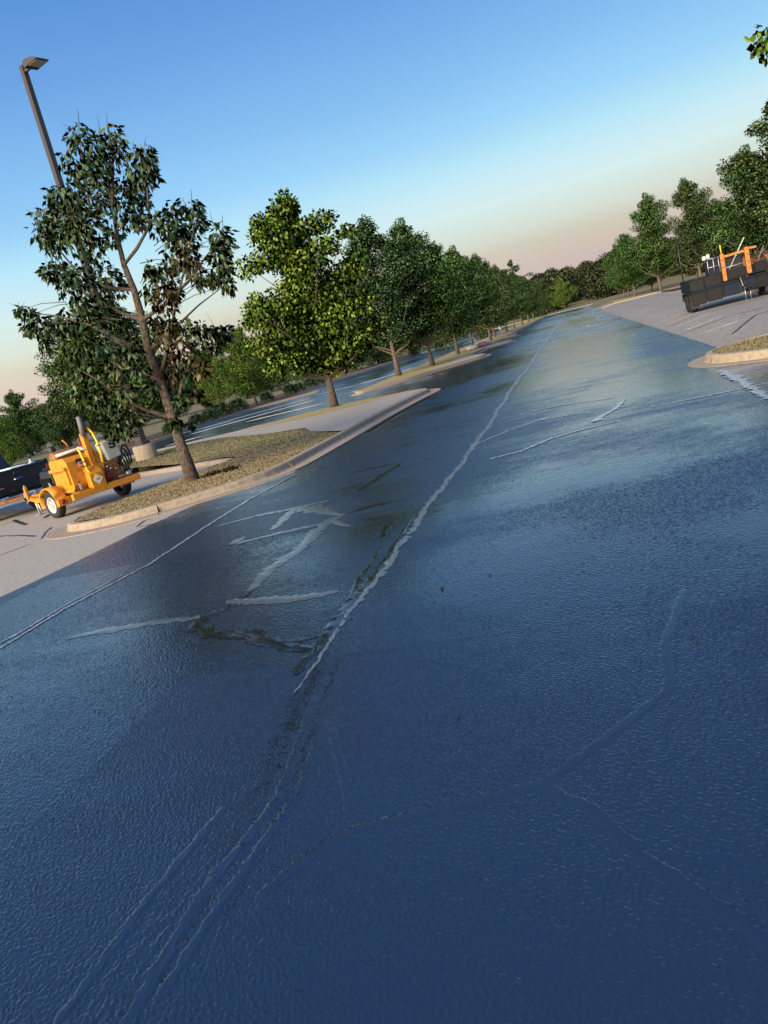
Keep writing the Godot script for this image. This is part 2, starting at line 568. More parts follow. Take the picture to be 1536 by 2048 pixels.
# ribbon laid on the ground along (x, z) points with ragged edges and a slightly raised middle
func ribbon(pts: Array, half: Array, y: float, ragged := 0.3, step := 0.05, crown := 0.004, base = null, lumps := 0.0) -> ArrayMesh:
	var c := PackedVector2Array()
	var hw := PackedFloat32Array()
	for i in pts.size() - 1:
		var a := Vector2(pts[i][0], pts[i][1])
		var b := Vector2(pts[i + 1][0], pts[i + 1][1])
		var n := maxi(1, int(a.distance_to(b) / step))
		for k in n:
			var t := float(k) / n
			c.append(a.lerp(b, t))
			hw.append(lerpf(half[mini(i, half.size() - 1)], half[mini(i + 1, half.size() - 1)], t))
	c.append(Vector2(pts[-1][0], pts[-1][1]))
	hw.append(half[mini(pts.size() - 1, half.size() - 1)])
	var st := mb(true)
	var n := c.size()
	var wob := FastNoiseLite.new()
	wob.seed = int(absf(pts[0][0]) * 100) + int(absf(pts[0][1]) * 10)
	wob.frequency = 0.35 / maxf(step, 0.02) * 0.05
	var rows := []
	for i in n:
		var d := (c[mini(i + 1, n - 1)] - c[maxi(i - 1, 0)]).normalized()
		var s := Vector2(-d.y, d.x)
		var w := hw[i]
		if i == 0 or i == n - 1:
			w *= 0.2
		var off := wob.get_noise_1d(i * 3.0 + 500.0) * w * ragged * 1.2
		var wl := w * (1.0 + ragged * (wob.get_noise_1d(i * 9.0) * 1.6 + rng.randf_range(-0.25, 0.25)))
		var wr := w * (1.0 + ragged * (wob.get_noise_1d(i * 9.0 + 900.0) * 1.6 + rng.randf_range(-0.25, 0.25)))
		var row := []
		for e in [[-wl, 0.0], [-wl * 0.55, 0.85], [0.0, 1.0], [wr * 0.55, 0.85], [wr, 0.0]]:
			var q: Vector2 = c[i] + s * (e[0] + off)
			var yy: float = y + (crown + lumps * (0.5 + 0.5 * sin(i * 1.1 + 2.0 * sin(i * 0.37)) + rng.randf_range(-0.2, 0.2))) * e[1]
			if base != null:
				yy += base.call(q.x, q.y)
			row.append(Vector3(q.x, yy, q.y))
		rows.append(row)
	for i in n - 1:
		for k in 4:
			quad(st, rows[i][k], rows[i + 1][k], rows[i + 1][k + 1], rows[i][k + 1], Vector3.UP)
	return fin(st)

# kerb stones with their gutter swept along (x, z) points; the face looks to the left of the walking direction when side is 1
func kerb_run(called: String, pts: Array, side: float, gutter: float, stone := 3.0, tall := 0.13, base = null) -> Node3D:
	var root := Node3D.new()
	root.name = numbered(called)
	add_child(root)
	root.set_meta("kind", "structure")
	var c := PackedVector2Array()
	for i in pts.size() - 1:
		var a := Vector2(pts[i][0], pts[i][1])
		var b := Vector2(pts[i + 1][0], pts[i + 1][1])
		var n := maxi(1, int(a.distance_to(b) / 0.25))
		for k in n:
			c.append(a.lerp(b, float(k) / n))
	c.append(Vector2(pts[-1][0], pts[-1][1]))
	for pass_ in 3:
		var s := c.duplicate()
		for i in range(1, c.size() - 1):
			s[i] = (c[i - 1] + c[i] * 2.0 + c[i + 1]) / 4.0
		c = s
	var prof := [[gutter, -0.03], [gutter, 0.012], [0.03, 0.004], [0.006, 0.03], [-0.012, tall - 0.03], [-0.03, tall - 0.006], [-0.055, tall], [-0.15, tall + 0.004], [-0.15, -0.03]]
	var run := 0.0
	var from := 0
	var i := 0
	while i < c.size() - 1:
		run += c[i].distance_to(c[i + 1])
		i += 1
		if run >= stone or i == c.size() - 1:
			var st := mb()
			var rows := []
			for k in range(from, i + 1):
				var d := (c[mini(k + 1, c.size() - 1)] - c[maxi(k - 1, 0)]).normalized()
				var s := Vector2(d.y, -d.x) * side
				var along := 0.0
				if k == from:
					along = 0.006
				elif k == i:
					along = -0.006
				var row := []
				for e in prof:
					var q: Vector2 = c[k] + s * e[0] + d * along
					row.append(Vector3(q.x, e[1] + (base.call(q.x, q.y) if base != null else 0.0), q.y))
				rows.append([row, Vector3(s.x, 0, s.y)])
			for k in rows.size() - 1:
				for e in prof.size() - 1:
					var a: Vector3 = rows[k][0][e]
					var b: Vector3 = rows[k][0][e + 1]
					var o: Vector3 = rows[k][1]
					var dx: float = prof[e + 1][0] - prof[e][0]
					var dy: float = prof[e + 1][1] - prof[e][1]
					quad(st, a, rows[k + 1][0][e], rows[k + 1][0][e + 1], b, o * dy + Vector3.UP * -dx)
			for en in [0, rows.size() - 1]:
				var r: Array = rows[en][0]
				var cc: Vector3 = (r[0] + r[8]) * 0.5
				var out: Vector3 = (rows[0][0][2] - rows[1][0][2]) if en == 0 else (rows[-1][0][2] - rows[-2][0][2])
				for e in prof.size() - 1:
					tri(st, cc, r[e], r[e + 1], out)
			part("kerb_stone", fin(st), M["kerb_concrete"], root)
			from = i
			run = 0.0
	return root

func blades(poly: PackedVector2Array, count: int, height: Callable, tall: float, cols: Array) -> ArrayMesh:
	var lo := poly[0]
	var hi := poly[0]
	for p in poly:
		lo = lo.min(p)
		hi = hi.max(p)
	var pos := PackedVector3Array()
	var nor := PackedVector3Array()
	var col := PackedColorArray()
	var tint := FastNoiseLite.new()
	tint.seed = 77
	tint.frequency = 0.35
	var made := 0
	var tries := 0
	while made < count and tries < count * 8:
		tries += 1
		var q := Vector2(rng.randf_range(lo.x, hi.x), rng.randf_range(lo.y, hi.y))
		if not Geometry2D.is_point_in_polygon(q, poly):
			continue
		var t := tint.get_noise_2d(q.x, q.y)
		var green := clampf(0.42 + t * 1.3 + rng.randf_range(-0.25, 0.25) - (q.y + 19.0) * 0.16, 0.0, 1.0)
		var c: Color = cols[0].lerp(cols[1], green)
		c = c * rng.randf_range(0.78, 1.2)
		var a := rng.randf() * TAU
		var h := tall * rng.randf_range(0.4, 1.2)
		var b := Vector3(q.x, height.call(q.x, q.y) - 0.01, q.y)
		var s := Vector3(cos(a), 0, sin(a)) * rng.randf_range(0.008, 0.018)
		var lean := Vector3(rng.randf_range(-1, 1), 0, rng.randf_range(-1, 1)) * h * 0.8
		pos.append_array(PackedVector3Array([b - s, b + s, b + lean + Vector3.UP * h]))
		var n := (Vector3(-s.z, 0, s.x).normalized() * 0.35 + Vector3.UP).normalized()
		nor.append_array(PackedVector3Array([n, n, n]))
		col.append_array(PackedColorArray([c, c, c]))
		made += 1
	var arr := []
	arr.resize(Mesh.ARRAY_MAX)
	arr[Mesh.ARRAY_VERTEX] = pos
	arr[Mesh.ARRAY_NORMAL] = nor
	arr[Mesh.ARRAY_COLOR] = col
	var m := ArrayMesh.new()
	m.add_surface_from_arrays(Mesh.PRIMITIVE_TRIANGLES, arr)
	return m

func stuff(called: String, mesh: Mesh, m: Material, parent: Node) -> MeshInstance3D:
	var o := part(called, mesh, m, parent)
	o.set_meta("kind", "stuff")
	return o

func px_path(a: Array, y := 0.0) -> Array:
	var out := []
	for e in a:
		var p := gp(e[0], e[1], y)
		out.append([p.x, p.z])
	return out

func ground() -> void:
	# open land to the horizon
	var xs := [-1400, -900, -600, -420, -300, -220, -160, -110, -70, -40, -24, -12, -4, 2.7, 4.17, 10, 20, 40, 70, 110, 160, 220, 300, 420, 600, 900, 1400]
	var zs := [300, 120, 40, 10, -17.5, -25.5, -40, -80, -130, -180, -215, -235, -255, -275, -300, -325, -350, -380, -410, -450, -520, -650, -900, -1500]
	structure("ground", grid_sheet(xs, zs, func(x, z): return land(x, z) - 0.06), M["field_grass"])
	# concrete: the apron on the left, the lot on the right
	var apron := structure("concrete_apron", sheet(v2([[-60, 8], [-6.0, 8], [-6.0, -11.2], [-5.4, -13.4], [-7.6, -13.0], [-8.4, -18.6], [-13.5, -20.4], [-24, -24.5], [-60, -40]]), -0.001), M["concrete"])
	for e in [[[[0, 1072], [45, 1071], [72, 1073]], 0.028], [[[82, 1078], [92, 1064], [104, 1054]], 0.022], [[[0, 1111], [58, 1089]], 0.012], [[[0, 1052], [100, 1018], [190, 990]], 0.012], [[[28, 1040], [52, 1050]], 0.05], [[[90, 1036], [100, 1028]], 0.06], [[[272, 1055], [288, 1042], [300, 1038]], 0.02], [[[-60, 1020], [0, 1003], [70, 985]], 0.012], [[[275, 1054], [330, 1044]], 0.015]]:
		part("crack_filler", ribbon(px_path(e[0]), [e[1]], 0.002, 0.7, 0.08, 0.003), M["tar"], apron)
	var pad := structure("concrete_lot", grid_sheet([2.2, 2.7, 3.2, 3.7, 4.17, 8, 16, 40, 90], [-16.0, -17.5, -19.5, -21.5, -23.5, -25.5, -40, -60, -84, -118], func(x, z): return rise(x, z) - 0.001), M["pad_concrete"])
	for e in [[[2.8, -30], [40, -30.6]], [[2.8, -36.5], [40, -37]], [[2.8, -44], [40, -44.4]], [[2.8, -52], [40, -52]], [[2.8, -25], [40, -25.2]], [[7.4, -18], [7.6, -84]], [[12.3, -18], [12.4, -84]], [[3.4, -20.5], [4.6, -23.5], [7.0, -24.6]], [[18.3, -22], [18.4, -84]]]:
		part("pavement_joint", ribbon(e, [0.03], 0.003, 0.6, 0.4, 0.003, rise), M["tar"], pad)
	for k in 13:
		var z := -23.0 - k * 2.75
		part("worn_stall_line", ribbon([[3.0, z], [4.2, z - 0.02]], [0.05], 0.003, 0.9, 0.12, 0.001, rise), M["stripe_white"], pad)
	# the sealed lane
	var lane_poly := v2([[-9.5, 7], [14, 7], [14, -12.7], [5.2, -13.4], [3.7, -14.1], [2.9, -14.9], [2.3, -15.7], [2.25, -16.2], [2.55, -17.0], [2.75, -18.2], [2.72, -27], [2.63, -45], [2.5, -74], [2.4, -185], [-6.4, -185], [-6.4, -76], [-5.0, -72.6], [-5.0, -70.8], [-6.4, -68.8], [-6.4, -64], [-4.5, -60.6], [-4.5, -58.8], [-6.4, -56.6], [-6.4, -49], [-4.95, -45.2], [-4.95, -43.3], [-8.3, -37.8], [-10.9, -35.7], [-11.5, -37.2], [-11.1, -185], [-22.6, -185], [-22.6, -60], [-20.2, -57.2], [-18.4, -54.0], [-20.4, -52.2], [-22.6, -50.5], [-23.4, -33.5], [-20, -29.4], [-13.2, -28.2], [-10.2, -29.5], [-7.0, -28.3], [-5.5, -27.5], [-4.85, -26.6], [-4.8, -24.4], [-4.95, -20.0], [-5.16, -16.3], [-5.37, -14.1], [-5.55, -13.05], [-6.0, -12.4], [-6.85, -11.8], [-7.1, -10.67], [-7.2, -8.95], [-7.41, -7.58], [-7.6, -5.0]])
	var uvs := Vector2(1.0 / PATCH.x, 1.0 / PATCH.y)
	var uvo := Vector2(9.0 / PATCH.x, 41.0 / PATCH.y)
	# the squeegeed edge of the sealer is not ruled
	var edge := PackedVector2Array()
	for i in lane_poly.size():
		var a := lane_poly[i]
		var b := lane_poly[(i + 1) % lane_poly.size()]
		var n := maxi(1, int(a.distance_to(b) / 0.35)) if minf(absf(a.y), absf(b.y)) < 32.0 and a.x > -12.0 else 1
		for k in n:
			var p := a.lerp(b, float(k) / n)
			edge.append(p + (Vector2(rng.randf_range(-0.03, 0.03), rng.randf_range(-0.03, 0.03)) if k > 0 else Vector2.ZERO))
	var lane := structure("sealed_lane", sheet(edge, 0.004, uvs, uvo), M["sealed_asphalt"])
	# its stony surface close by, with the swellings along the sealed cracks
	var grain := FastNoiseLite.new()
	grain.seed = 11
	grain.frequency = 58.0
	grain.fractal_octaves = 2
	var lump := FastNoiseLite.new()
	lump.seed = 12
	lump.frequency = 3.0
	lump.fractal_octaves = 2
	var seam_noise := FastNoiseLite.new()
	seam_noise.seed = 14
	seam_noise.frequency = 1.0
	seam_noise.fractal_octaves = 3
	var bands := []
	for e in [[[[1370, 1185], [1330, 1290], [1340, 1380], [1240, 1460], [1090, 1570], [900, 1620], [720, 1660], [640, 1700], [530, 1790]], 0.024], [[[1090, 1580], [1180, 1620], [1290, 1720], [1420, 1810], [1536, 1890]], 0.024], [[[260, 2048], [400, 1800], [560, 1600], [640, 1380]], 0.024], [[[330, 1990], [450, 1800], [600, 1590], [640, 1480]], 0.02], [[[120, 2048], [300, 1800], [450, 1620]], 0.02], [[[700, 1620], [690, 1560], [660, 1440]], 0.02]]:
		var p := PackedVector2Array()
		for q in px_path(e[0]):
			p.append(Vector2(q[0], q[1]))
		bands.append([p, e[1]])
	var near_height := func(x: float, z: float) -> float:
		var smoothness := 0.0
		var swell := 0.0
		var here := Vector2(x, z)
		if z > -5.0:
			for bd in bands:
				var p: PackedVector2Array = bd[0]
				var best := 9.0
				for i in p.size() - 1:
					var a := p[i]
					var b := p[i + 1]
					if z < maxf(a.y, b.y) + 0.15 and z > minf(a.y, b.y) - 0.15 and x < maxf(a.x, b.x) + 0.15 and x > minf(a.x, b.x) - 0.15:
						best = minf(best, here.distance_to(Geometry2D.get_closest_point_to_segment(here, a, b)))
				if best < 0.12:
					var w: float = bd[1] * (1.0 + 0.5 * lump.get_noise_2d(x * 2.0, z * 2.0) + 0.25 * grain.get_noise_2d(x * 0.4, z * 0.4))
					swell = maxf(swell, smoothstep(w * 1.15, w * 0.9, best) * 0.003)
					smoothness = maxf(smoothness, smoothstep(w * 1.3, w * 0.95, best) * 0.85)
		var far := smoothstep(-17.5, -12.5, z)
		var coarse := smoothstep(-6.0, -2.5, z)
		if x < -5.0 - 0.2 * smoothstep(-14.0, -12.0, z) and z < -11.5:
			return -0.01
		if z < -12.6 and x > 2.0 - 0.35 * smoothstep(-15.0, -16.5, z):
			return -0.01
		if z < -10.4 and x < -6.3:
			return -0.01
		var gr := grain.get_noise_2d(x, z)
		var dw := damp[clampi(int((z + 41.0) / PATCH.y * 1024.0), 0, 1023) * 512 + clampi(int((x + 9.0) / PATCH.x * 512.0), 0, 511)] / 255.0
		gr = (gr + rng.randf_range(-0.2, 0.2)) * (1.2 - (0.5 + 0.5 * smoothstep(-6.0, -9.5, z)) * dw)
		# torn ridges along the old seam
		var seam := 0.0
		if z > -4.6 and x < -1.2 and x > -2.3:
			var mid := -1.72 + 0.12 * sin(z * 1.3)
			var m := smoothstep(0.32, 0.1, absf(x - mid)) * smoothstep(-4.6, -3.9, z)
			var rg := 1.0 - absf(seam_noise.get_noise_2d(x * 11.0 + z * 1.4, z * 3.2))
			seam = m * 0.0038 * pow(rg, 6.0) * (0.6 + 0.8 * lump.get_noise_2d(x * 3.0, z * 3.0))
		return 0.0055 + seam + 0.0042 * far + swell + far * (1.0 - smoothness) * (0.0034 + 0.0006 * coarse) * gr + far * 0.0005 * lump.get_noise_2d(x, z)
	for tier in [[-2.9, 0.75, -1.5, -4.2, 0.0056], [-5.2, -2.89, -2.4, -4.2, 0.009], [0.74, 1.7, -3.0, -4.2, 0.009], [-5.6, 1.7, -4.19, -8.0, 0.009], [-7.0, -5.59, -4.19, -8.0, 0.0125], [-7.0, 2.6, -7.99, -17.5, 0.021]]:
		var gx := []
		var x: float = tier[0]
		while x < tier[1]:
			gx.append(x)
			x += tier[4]
		var gz := []
		var z: float = tier[2]
		while z > tier[3]:
			gz.append(z)
			z -= tier[4]
		part("stony_surface", grid_sheet(gx, gz, near_height, uvs, uvo), M["sealed_asphalt_relief" if tier[4] < 0.02 else "sealed_asphalt"], lane)
	# sealant bands poured over the cracks
	var crack := []
	var zz := -3.7
	while zz > -92.0:
		crack.append([-1.9 + 0.02 * sin(zz * 1.7) + 0.03 * sin(zz * 0.43 + 1.0) + 0.015 * sin(zz * 4.1), zz])
		zz -= 0.4 + absf(zz) * 0.012
	var crack_width := []
	for q in crack:
		crack_width.append((0.02 + 0.0011 * absf(q[1])) * smoothstep(-3.5, -6.0, q[1]) + 0.008)
	var lines := [
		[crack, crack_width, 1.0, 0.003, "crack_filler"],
		[[[-2.02, -4.0], [-2.0, -5.0], [-1.97, -6.3], [-2.02, -7.6]], [0.04, 0.06, 0.03, 0.01], 0.9, 0.002],
		[px_path([[0, 1300], [130, 1220], [300, 1130], [420, 1050], [500, 1000], [590, 950]]), [0.02, 0.02, 0.02, 0.03, 0.03, 0.015], 0.8, 0.0025, "worn_line"],
		[px_path([[0, 1290], [50, 1262], [140, 1208], [250, 1150]]), [0.02, 0.015, 0.015, 0.01], 0.8, 0.0025, "worn_line"],
		[px_path([[645, 1055], [600, 1100], [540, 1140], [500, 1185]]), [0.11, 0.075, 0.08, 0.055], 0.45, 0.002, "sealant_sky_sheen"],
		[px_path([[505, 1180], [470, 1210], [405, 1240], [388, 1255], [420, 1270], [500, 1272], [590, 1300], [650, 1300]]), [0.03, 0.065, 0.06, 0.08, 0.08, 0.085, 0.06, 0.03], 0.35],
		[px_path([[680, 1185], [590, 1200], [510, 1205], [455, 1205]]), [0.05, 0.075, 0.07, 0.05], 0.5, 0.002, "sealant_sky_sheen"],
		[px_path([[400, 1238], [320, 1245], [220, 1262], [130, 1280]]), [0.04, 0.06, 0.075, 0.03], 0.6, 0.002, "sealant_sky_sheen"],
		[px_path([[470, 1090], [560, 1068], [640, 1050], [690, 1030]]), [0.06, 0.065, 0.07, 0.06], 0.4, 0.002, "sealant_sky_sheen"],
		[px_path([[545, 1062], [590, 1020], [625, 1018], [690, 1032]]), [0.05, 0.1, 0.14, 0.04], 0.5, 0.002, "sealant_sky_sheen"],
		[px_path([[430, 1055], [520, 1032], [590, 1018], [660, 1002]]), [0.04, 0.075, 0.08, 0.04], 0.6, 0.002, "sealant_sky_sheen"],
		[px_path([[460, 1092], [475, 1082], [492, 1075]]), [0.07, 0.09, 0.04], 0.5, 0.002, "sealant_sky_sheen"],
		[px_path([[715, 985], [760, 955], [802, 928]]), [0.03, 0.06, 0.04], 0.7],
		[px_path([[690, 1030], [750, 1012], [805, 1002]]), [0.04, 0.06, 0.04], 0.7],
		[px_path([[690, 950], [760, 935], [800, 925]]), [0.03, 0.05, 0.03], 0.7],
		[px_path([[640, 1065], [660, 1040], [700, 1055]]), [0.05, 0.08, 0.03], 0.6, 0.002, "sealant_sky_sheen"],
		[px_path([[760, 1085], [775, 1060], [795, 1040]]), [0.02, 0.05, 0.03], 0.8],
		[px_path([[490, 1285], [540, 1290], [600, 1285], [640, 1275]]), [0.05, 0.05, 0.04, 0.02], 0.6],
		[px_path([[695, 1205], [720, 1160], [760, 1105]]), [0.02, 0.03, 0.02], 0.8],
		[px_path([[980, 920], [1040, 905], [1100, 880], [1160, 862], [1240, 843]]), [0.02, 0.035, 0.04, 0.035, 0.02], 0.5, 0.0028, "worn_line"],
		[px_path([[1300, 815], [1400, 797], [1536, 768]]), [0.02, 0.03, 0.03], 0.4, 0.0028, "worn_line"],
		[px_path([[1040, 830], [1120, 812], [1240, 795]]), [0.015, 0.03, 0.02], 0.5, 0.0028, "worn_line"],
		[px_path([[1190, 845], [1200, 836], [1230, 820], [1250, 800]]), [0.08, 0.06, 0.05, 0.03], 0.5, 0.0028, "worn_line"],
		[px_path([[1440, 742], [1470, 755], [1500, 775], [1540, 800]]), [0.05, 0.09, 0.07, 0.05], 0.9, 0.0028, "worn_line"],
		[px_path([[1010, 862], [1080, 842], [1180, 825]]), [0.01, 0.03, 0.01], 0.7, 0.0028, "worn_line"],
		[px_path([[940, 895], [1000, 870], [1100, 835]]), [0.01, 0.025, 0.01], 0.7, 0.0028, "worn_line"],
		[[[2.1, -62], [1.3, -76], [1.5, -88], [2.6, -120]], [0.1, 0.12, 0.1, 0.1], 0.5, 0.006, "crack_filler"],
		[[[-1.2, -77], [0.4, -79], [1.6, -81]], [0.12], 0.5, 0.006, "worn_line"],
		[[[-1.3, -60], [-0.2, -61.5], [2.0, -62]], [0.08], 0.5, 0.006, "worn_line"],
		[[[0.1, -50.5], [0.5, -51.4], [0.4, -53.5], [0.9, -53.8]], [0.12], 0.5, 0.006, "worn_line"],
		[[[-5.5, -48.0], [-2.2, -47.0], [-0.5, -46.4]], [0.07], 0.5, 0.006, "worn_line"],
		[[[-3.8, -37.4], [-1.5, -36.8], [1.6, -36.3]], [0.05], 0.6, 0.006, "worn_line"],
		[[[-0.2, -31.0], [0.4, -30.6], [1.9, -30.9]], [0.05], 0.7, 0.006, "worn_line"]]
	for e in lines:
		var far: bool = absf(e[0][0][1]) > 20
		var kind: String = e[4] if e.size() > 4 else "sealant"
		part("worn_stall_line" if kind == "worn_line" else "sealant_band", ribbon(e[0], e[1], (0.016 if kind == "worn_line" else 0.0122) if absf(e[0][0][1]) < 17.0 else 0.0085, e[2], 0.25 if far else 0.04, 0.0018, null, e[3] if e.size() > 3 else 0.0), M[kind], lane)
	# open cracks in the bands close by, and grit
	for bd in [bands[0], bands[1]]:
		var p: PackedVector2Array = bd[0]
		for i in p.size() - 1:
			var n := int(p[i].distance_to(p[i + 1]) / 0.05)
			var run := []
			for k in n + 1:
				var q := p[i].lerp(p[i + 1], float(k) / maxi(n, 1)) + Vector2(rng.randf_range(-0.012, 0.012), rng.randf_range(-0.012, 0.012))
				if rng.randf() < 0.72:
					run.append([q.x, q.y])
				else:
					if run.size() > 2:
						part("open_crack", ribbon(run, [0.001, 0.0028, 0.0015], 0.0118, 1.0, 0.006, 0.0015), M["crack_dark"], lane)
					run = []
			if run.size() > 2:
				part("open_crack", ribbon(run, [0.001, 0.0024, 0.0012], 0.0118, 1.0, 0.006, 0.0015), M["crack_dark"], lane)
	# the torn seam towards the foreground: pale filler between the stones
	for e in [[[[-1.9, -4.3], [-1.84, -3.6], [-1.74, -2.8], [-1.68, -2.2], [-1.68, -1.55]], [0.05, 0.07, 0.06, 0.05, 0.05]], [[[-1.78, -4.2], [-1.66, -3.4], [-1.56, -2.7], [-1.55, -2.0]], [0.02, 0.04, 0.03, 0.02]]]:
		part("sealant_band", ribbon(e[0], e[1], 0.0088, 0.9, 0.02, 0.0012), M["sealant"], lane)
	for e in [[885, 1178, 0.045], [980, 1150, 0.025], [915, 1437, 0.014], [1395, 1280, 0.02]]:
		var p := gp(e[0], e[1], 0.013)
		var st := mb()
		for k in 3:
			bx(st, p + Vector3(rng.randf_range(-1, 1) * e[2] * 0.4, 0.004, rng.randf_range(-1, 1) * e[2] * 0.3), Vector3(e[2] * 0.5, 0.012, e[2] * 0.22), 0.003, Basis(Vector3.UP, rng.randf() * TAU))
		part("tar_crumb", fin(st), M["crack_dark"], lane)
	# stall lines of the far lot
	for e in [[[380, 869], [630, 800]], [[424, 850], [624, 796]], [[492, 844], [647, 807]], [[630, 791], [718, 769]], [[718, 769], [888, 718]], [[420, 880], [520, 850]], [[330, 893], [405, 872]], [[700, 786], [770, 765]], [[345, 872], [470, 840]]]:
		part("stall_line", ribbon(px_path(e), [0.3], 0.009, 0.2, 0.5, 0.0005), M["stripe_white"], lane)
	kerbs_and_islands()

func kerbs_and_islands() -> void:
	# near island on the left: kerb, dry turf, pavement, mulch bed
	kerb_run("island_kerb", [[-9.95, -12.6], [-9.78, -11.95], [-9.3, -11.6], [-8.25, -11.5], [-7.6, -11.85], [-7.1, -12.2], [-6.4, -12.72], [-6.02, -13.2], [-5.88, -14.05], [-5.8, -16.4], [-5.68, -20.6], [-5.45, -24.0], [-5.2, -25.9], [-5.45, -26.8], [-6.3, -27.5], [-8.0, -28.35], [-9.9, -29.2], [-10.6, -29.1], [-13.2, -27.95], [-20, -29.0], [-26, -31.5]], -1.0, 0.42, 2.9)
	kerb_run("driveway_kerb", [[-9.95, -12.6], [-10.05, -13.5], [-9.65, -15.0], [-9.0, -16.5], [-8.75, -17.4], [-9.4, -18.0], [-12.9, -19.6], [-20, -22.6], [-30, -26.5]], 1.0, 0.1, 3.0, 0.1)
	var turf_poly := v2([[-9.8, -12.5], [-9.6, -12.1], [-8.25, -11.66], [-7.7, -11.98], [-7.2, -12.35], [-6.5, -12.86], [-6.17, -13.3], [-6.04, -14.1], [-5.96, -16.4], [-5.93, -17.8], [-7.34, -19.55], [-8.2, -21.4], [-12.43, -24.26], [-15.26, -24.8], [-20, -26.2], [-28, -28.5], [-28, -26.0], [-20, -22.85], [-12.9, -19.85], [-9.3, -18.2], [-8.58, -17.4], [-8.85, -16.5], [-9.5, -15.0], [-9.9, -13.5]])
	var turf := structure("turf", uneven(turf_poly, 0.55, turf_height), M["turf_soil"])
	stuff("grass_blades", blades(turf_poly, 70000, turf_height, 0.034, [Color(0.62, 0.44, 0.22), Color(0.2, 0.27, 0.07)]), M["grass"], turf)
	var walk := v2([[-5.83, -17.7], [-7.34, -19.55], [-8.2, -21.4], [-12.43, -24.26], [-15.26, -24.8], [-20, -26.2], [-28, -28.5], [-28, -31.9], [-26, -31.3], [-20, -28.8], [-14.2, -27.85], [-13.0, -27.4], [-9.56, -25.93], [-7.6, -26.3], [-6.5, -27.35], [-5.66, -26.75], [-5.4, -25.9], [-5.62, -24.0], [-5.84, -20.6]])
	structure("pavement", sheet(walk, 0.137), M["concrete"])
	structure("mulch_bed", sheet(v2([[-13.0, -27.4], [-9.56, -25.93], [-7.6, -26.3], [-6.5, -27.35], [-8.05, -28.18], [-9.9, -29.02], [-10.6, -28.92], [-13.2, -27.8]]), 0.141), M["turf_soil"])
	# median between the lane and the far lot
	var med := [[-11.25, -37.4], [-10.8, -36.2], [-8.5, -38.4], [-5.4, -43.4], [-5.3, -45.0], [-6.75, -48.8], [-6.75, -56.8], [-4.95, -59.0], [-4.95, -60.5], [-6.75, -64], [-6.75, -68.8], [-5.4, -70.9], [-5.4, -72.5], [-6.75, -76], [-6.75, -184]]
	kerb_run("median_kerb", med, -1.0, 0.3, 6.0)
	kerb_run("median_back_kerb", [[-11.25, -37.4], [-10.85, -60], [-10.85, -184]], 1.0, 0.25, 8.0)
	structure("median_bed", sheet(v2([[-11.05, -37.4], [-10.78, -36.5], [-8.6, -38.65], [-5.6, -43.5], [-5.5, -45.0], [-6.95, -48.8], [-6.95, -56.8], [-5.15, -59.0], [-5.15, -60.5], [-6.95, -64], [-6.95, -68.8], [-5.6, -70.9], [-5.6, -72.5], [-6.95, -76], [-6.95, -184], [-10.68, -184], [-10.68, -60]]), 0.126), M["turf_soil"])
	structure("median_pavement", sheet(v2([[-8.3, -39.2], [-5.62, -43.5], [-5.52, -45.0], [-6.7, -48.3], [-7.4, -47.2], [-7.0, -44.5]]), 0.132), M["concrete"])
	structure("median_pavement", sheet(v2([[-6.9, -57.2], [-5.2, -59.0], [-5.2, -60.5], [-6.9, -63.6], [-7.5, -61], [-7.4, -58.4]]), 0.132), M["concrete"])
	# far side of the far lot
	kerb_run("lot_kerb", [[-22.9, -184], [-22.9, -60.2], [-20.5, -57.5], [-18.7, -54.1], [-20.6, -52.5], [-22.9, -50.7], [-23.7, -33.2]], 1.0, 0.25, 8.0)
	structure("lot_bed", sheet(v2([[-23.05, -184], [-23.05, -60.2], [-20.65, -57.5], [-18.9, -54.15], [-20.7, -52.65], [-23.05, -50.8], [-23.85, -33.2], [-29, -33.5], [-29, -184]]), 0.12), M["mulch"])
	kerb_run("end_kerb", [[-30, -186], [3, -186], [16, -178], [40, -160]], -1.0, 0.3, 10.0)
	structure("end_verge", sheet(v2([[-29, -186.2], [3, -186.2], [16, -178.2], [40, -160.2], [60, -200], [0, -214], [-29, -214]]), 0.125), M["field_grass"])
	# right: the island at the turning, and the strip behind the lot
	kerb_run("corner_kerb", [[9.5, -12.6], [5.0, -13.3], [3.6, -13.95], [2.75, -14.75], [2.15, -15.6], [2.1, -16.3], [2.45, -17.05], [3.3, -17.5], [9.5, -17.6]], 1.0, 0.33, 2.6, 0.15)
	structure("corner_turf", uneven(v2([[9.5, -12.8], [5.0, -13.5], [3.7, -14.1], [2.9, -14.85], [2.33, -15.65], [2.28, -16.25], [2.58, -16.92], [3.35, -17.32], [9.5, -17.42]]), 0.5, func(_a, _b): return 0.135), M["turf_soil"])
	stuff("grass_blades", blades(v2([[9.5, -12.8], [5.0, -13.5], [3.7, -14.1], [2.9, -14.85], [2.33, -15.65], [2.28, -16.25], [2.58, -16.92], [3.35, -17.32], [9.5, -17.42]]), 16000, func(_a, _b): return 0.138, 0.03, [Color(0.56, 0.43, 0.19), Color(0.42, 0.34, 0.14)]), M["grass"], get_node("corner_turf"))
	kerb_run("strip_kerb", [[2.9, -99.5], [3.6, -98.5], [9, -97.0], [16, -84.5], [40, -80.5], [90, -80.5]], -1.0, 0.2, 6.0, 0.13, rise)
	structure("strip_bed", grid_sheet([9.4, 12, 16, 24, 40, 90], [-84.7, -90, -97, -108], func(a, b): return 0.335 + 0.02 * sin(a)), M["mulch"])
	structure("verge_bed", sheet(v2([[4.4, -98.6], [9.1, -97.2], [15.5, -85.5], [15.5, -97.3], [9, -112], [4.4, -122]]), 0.331), M["turf_soil"])

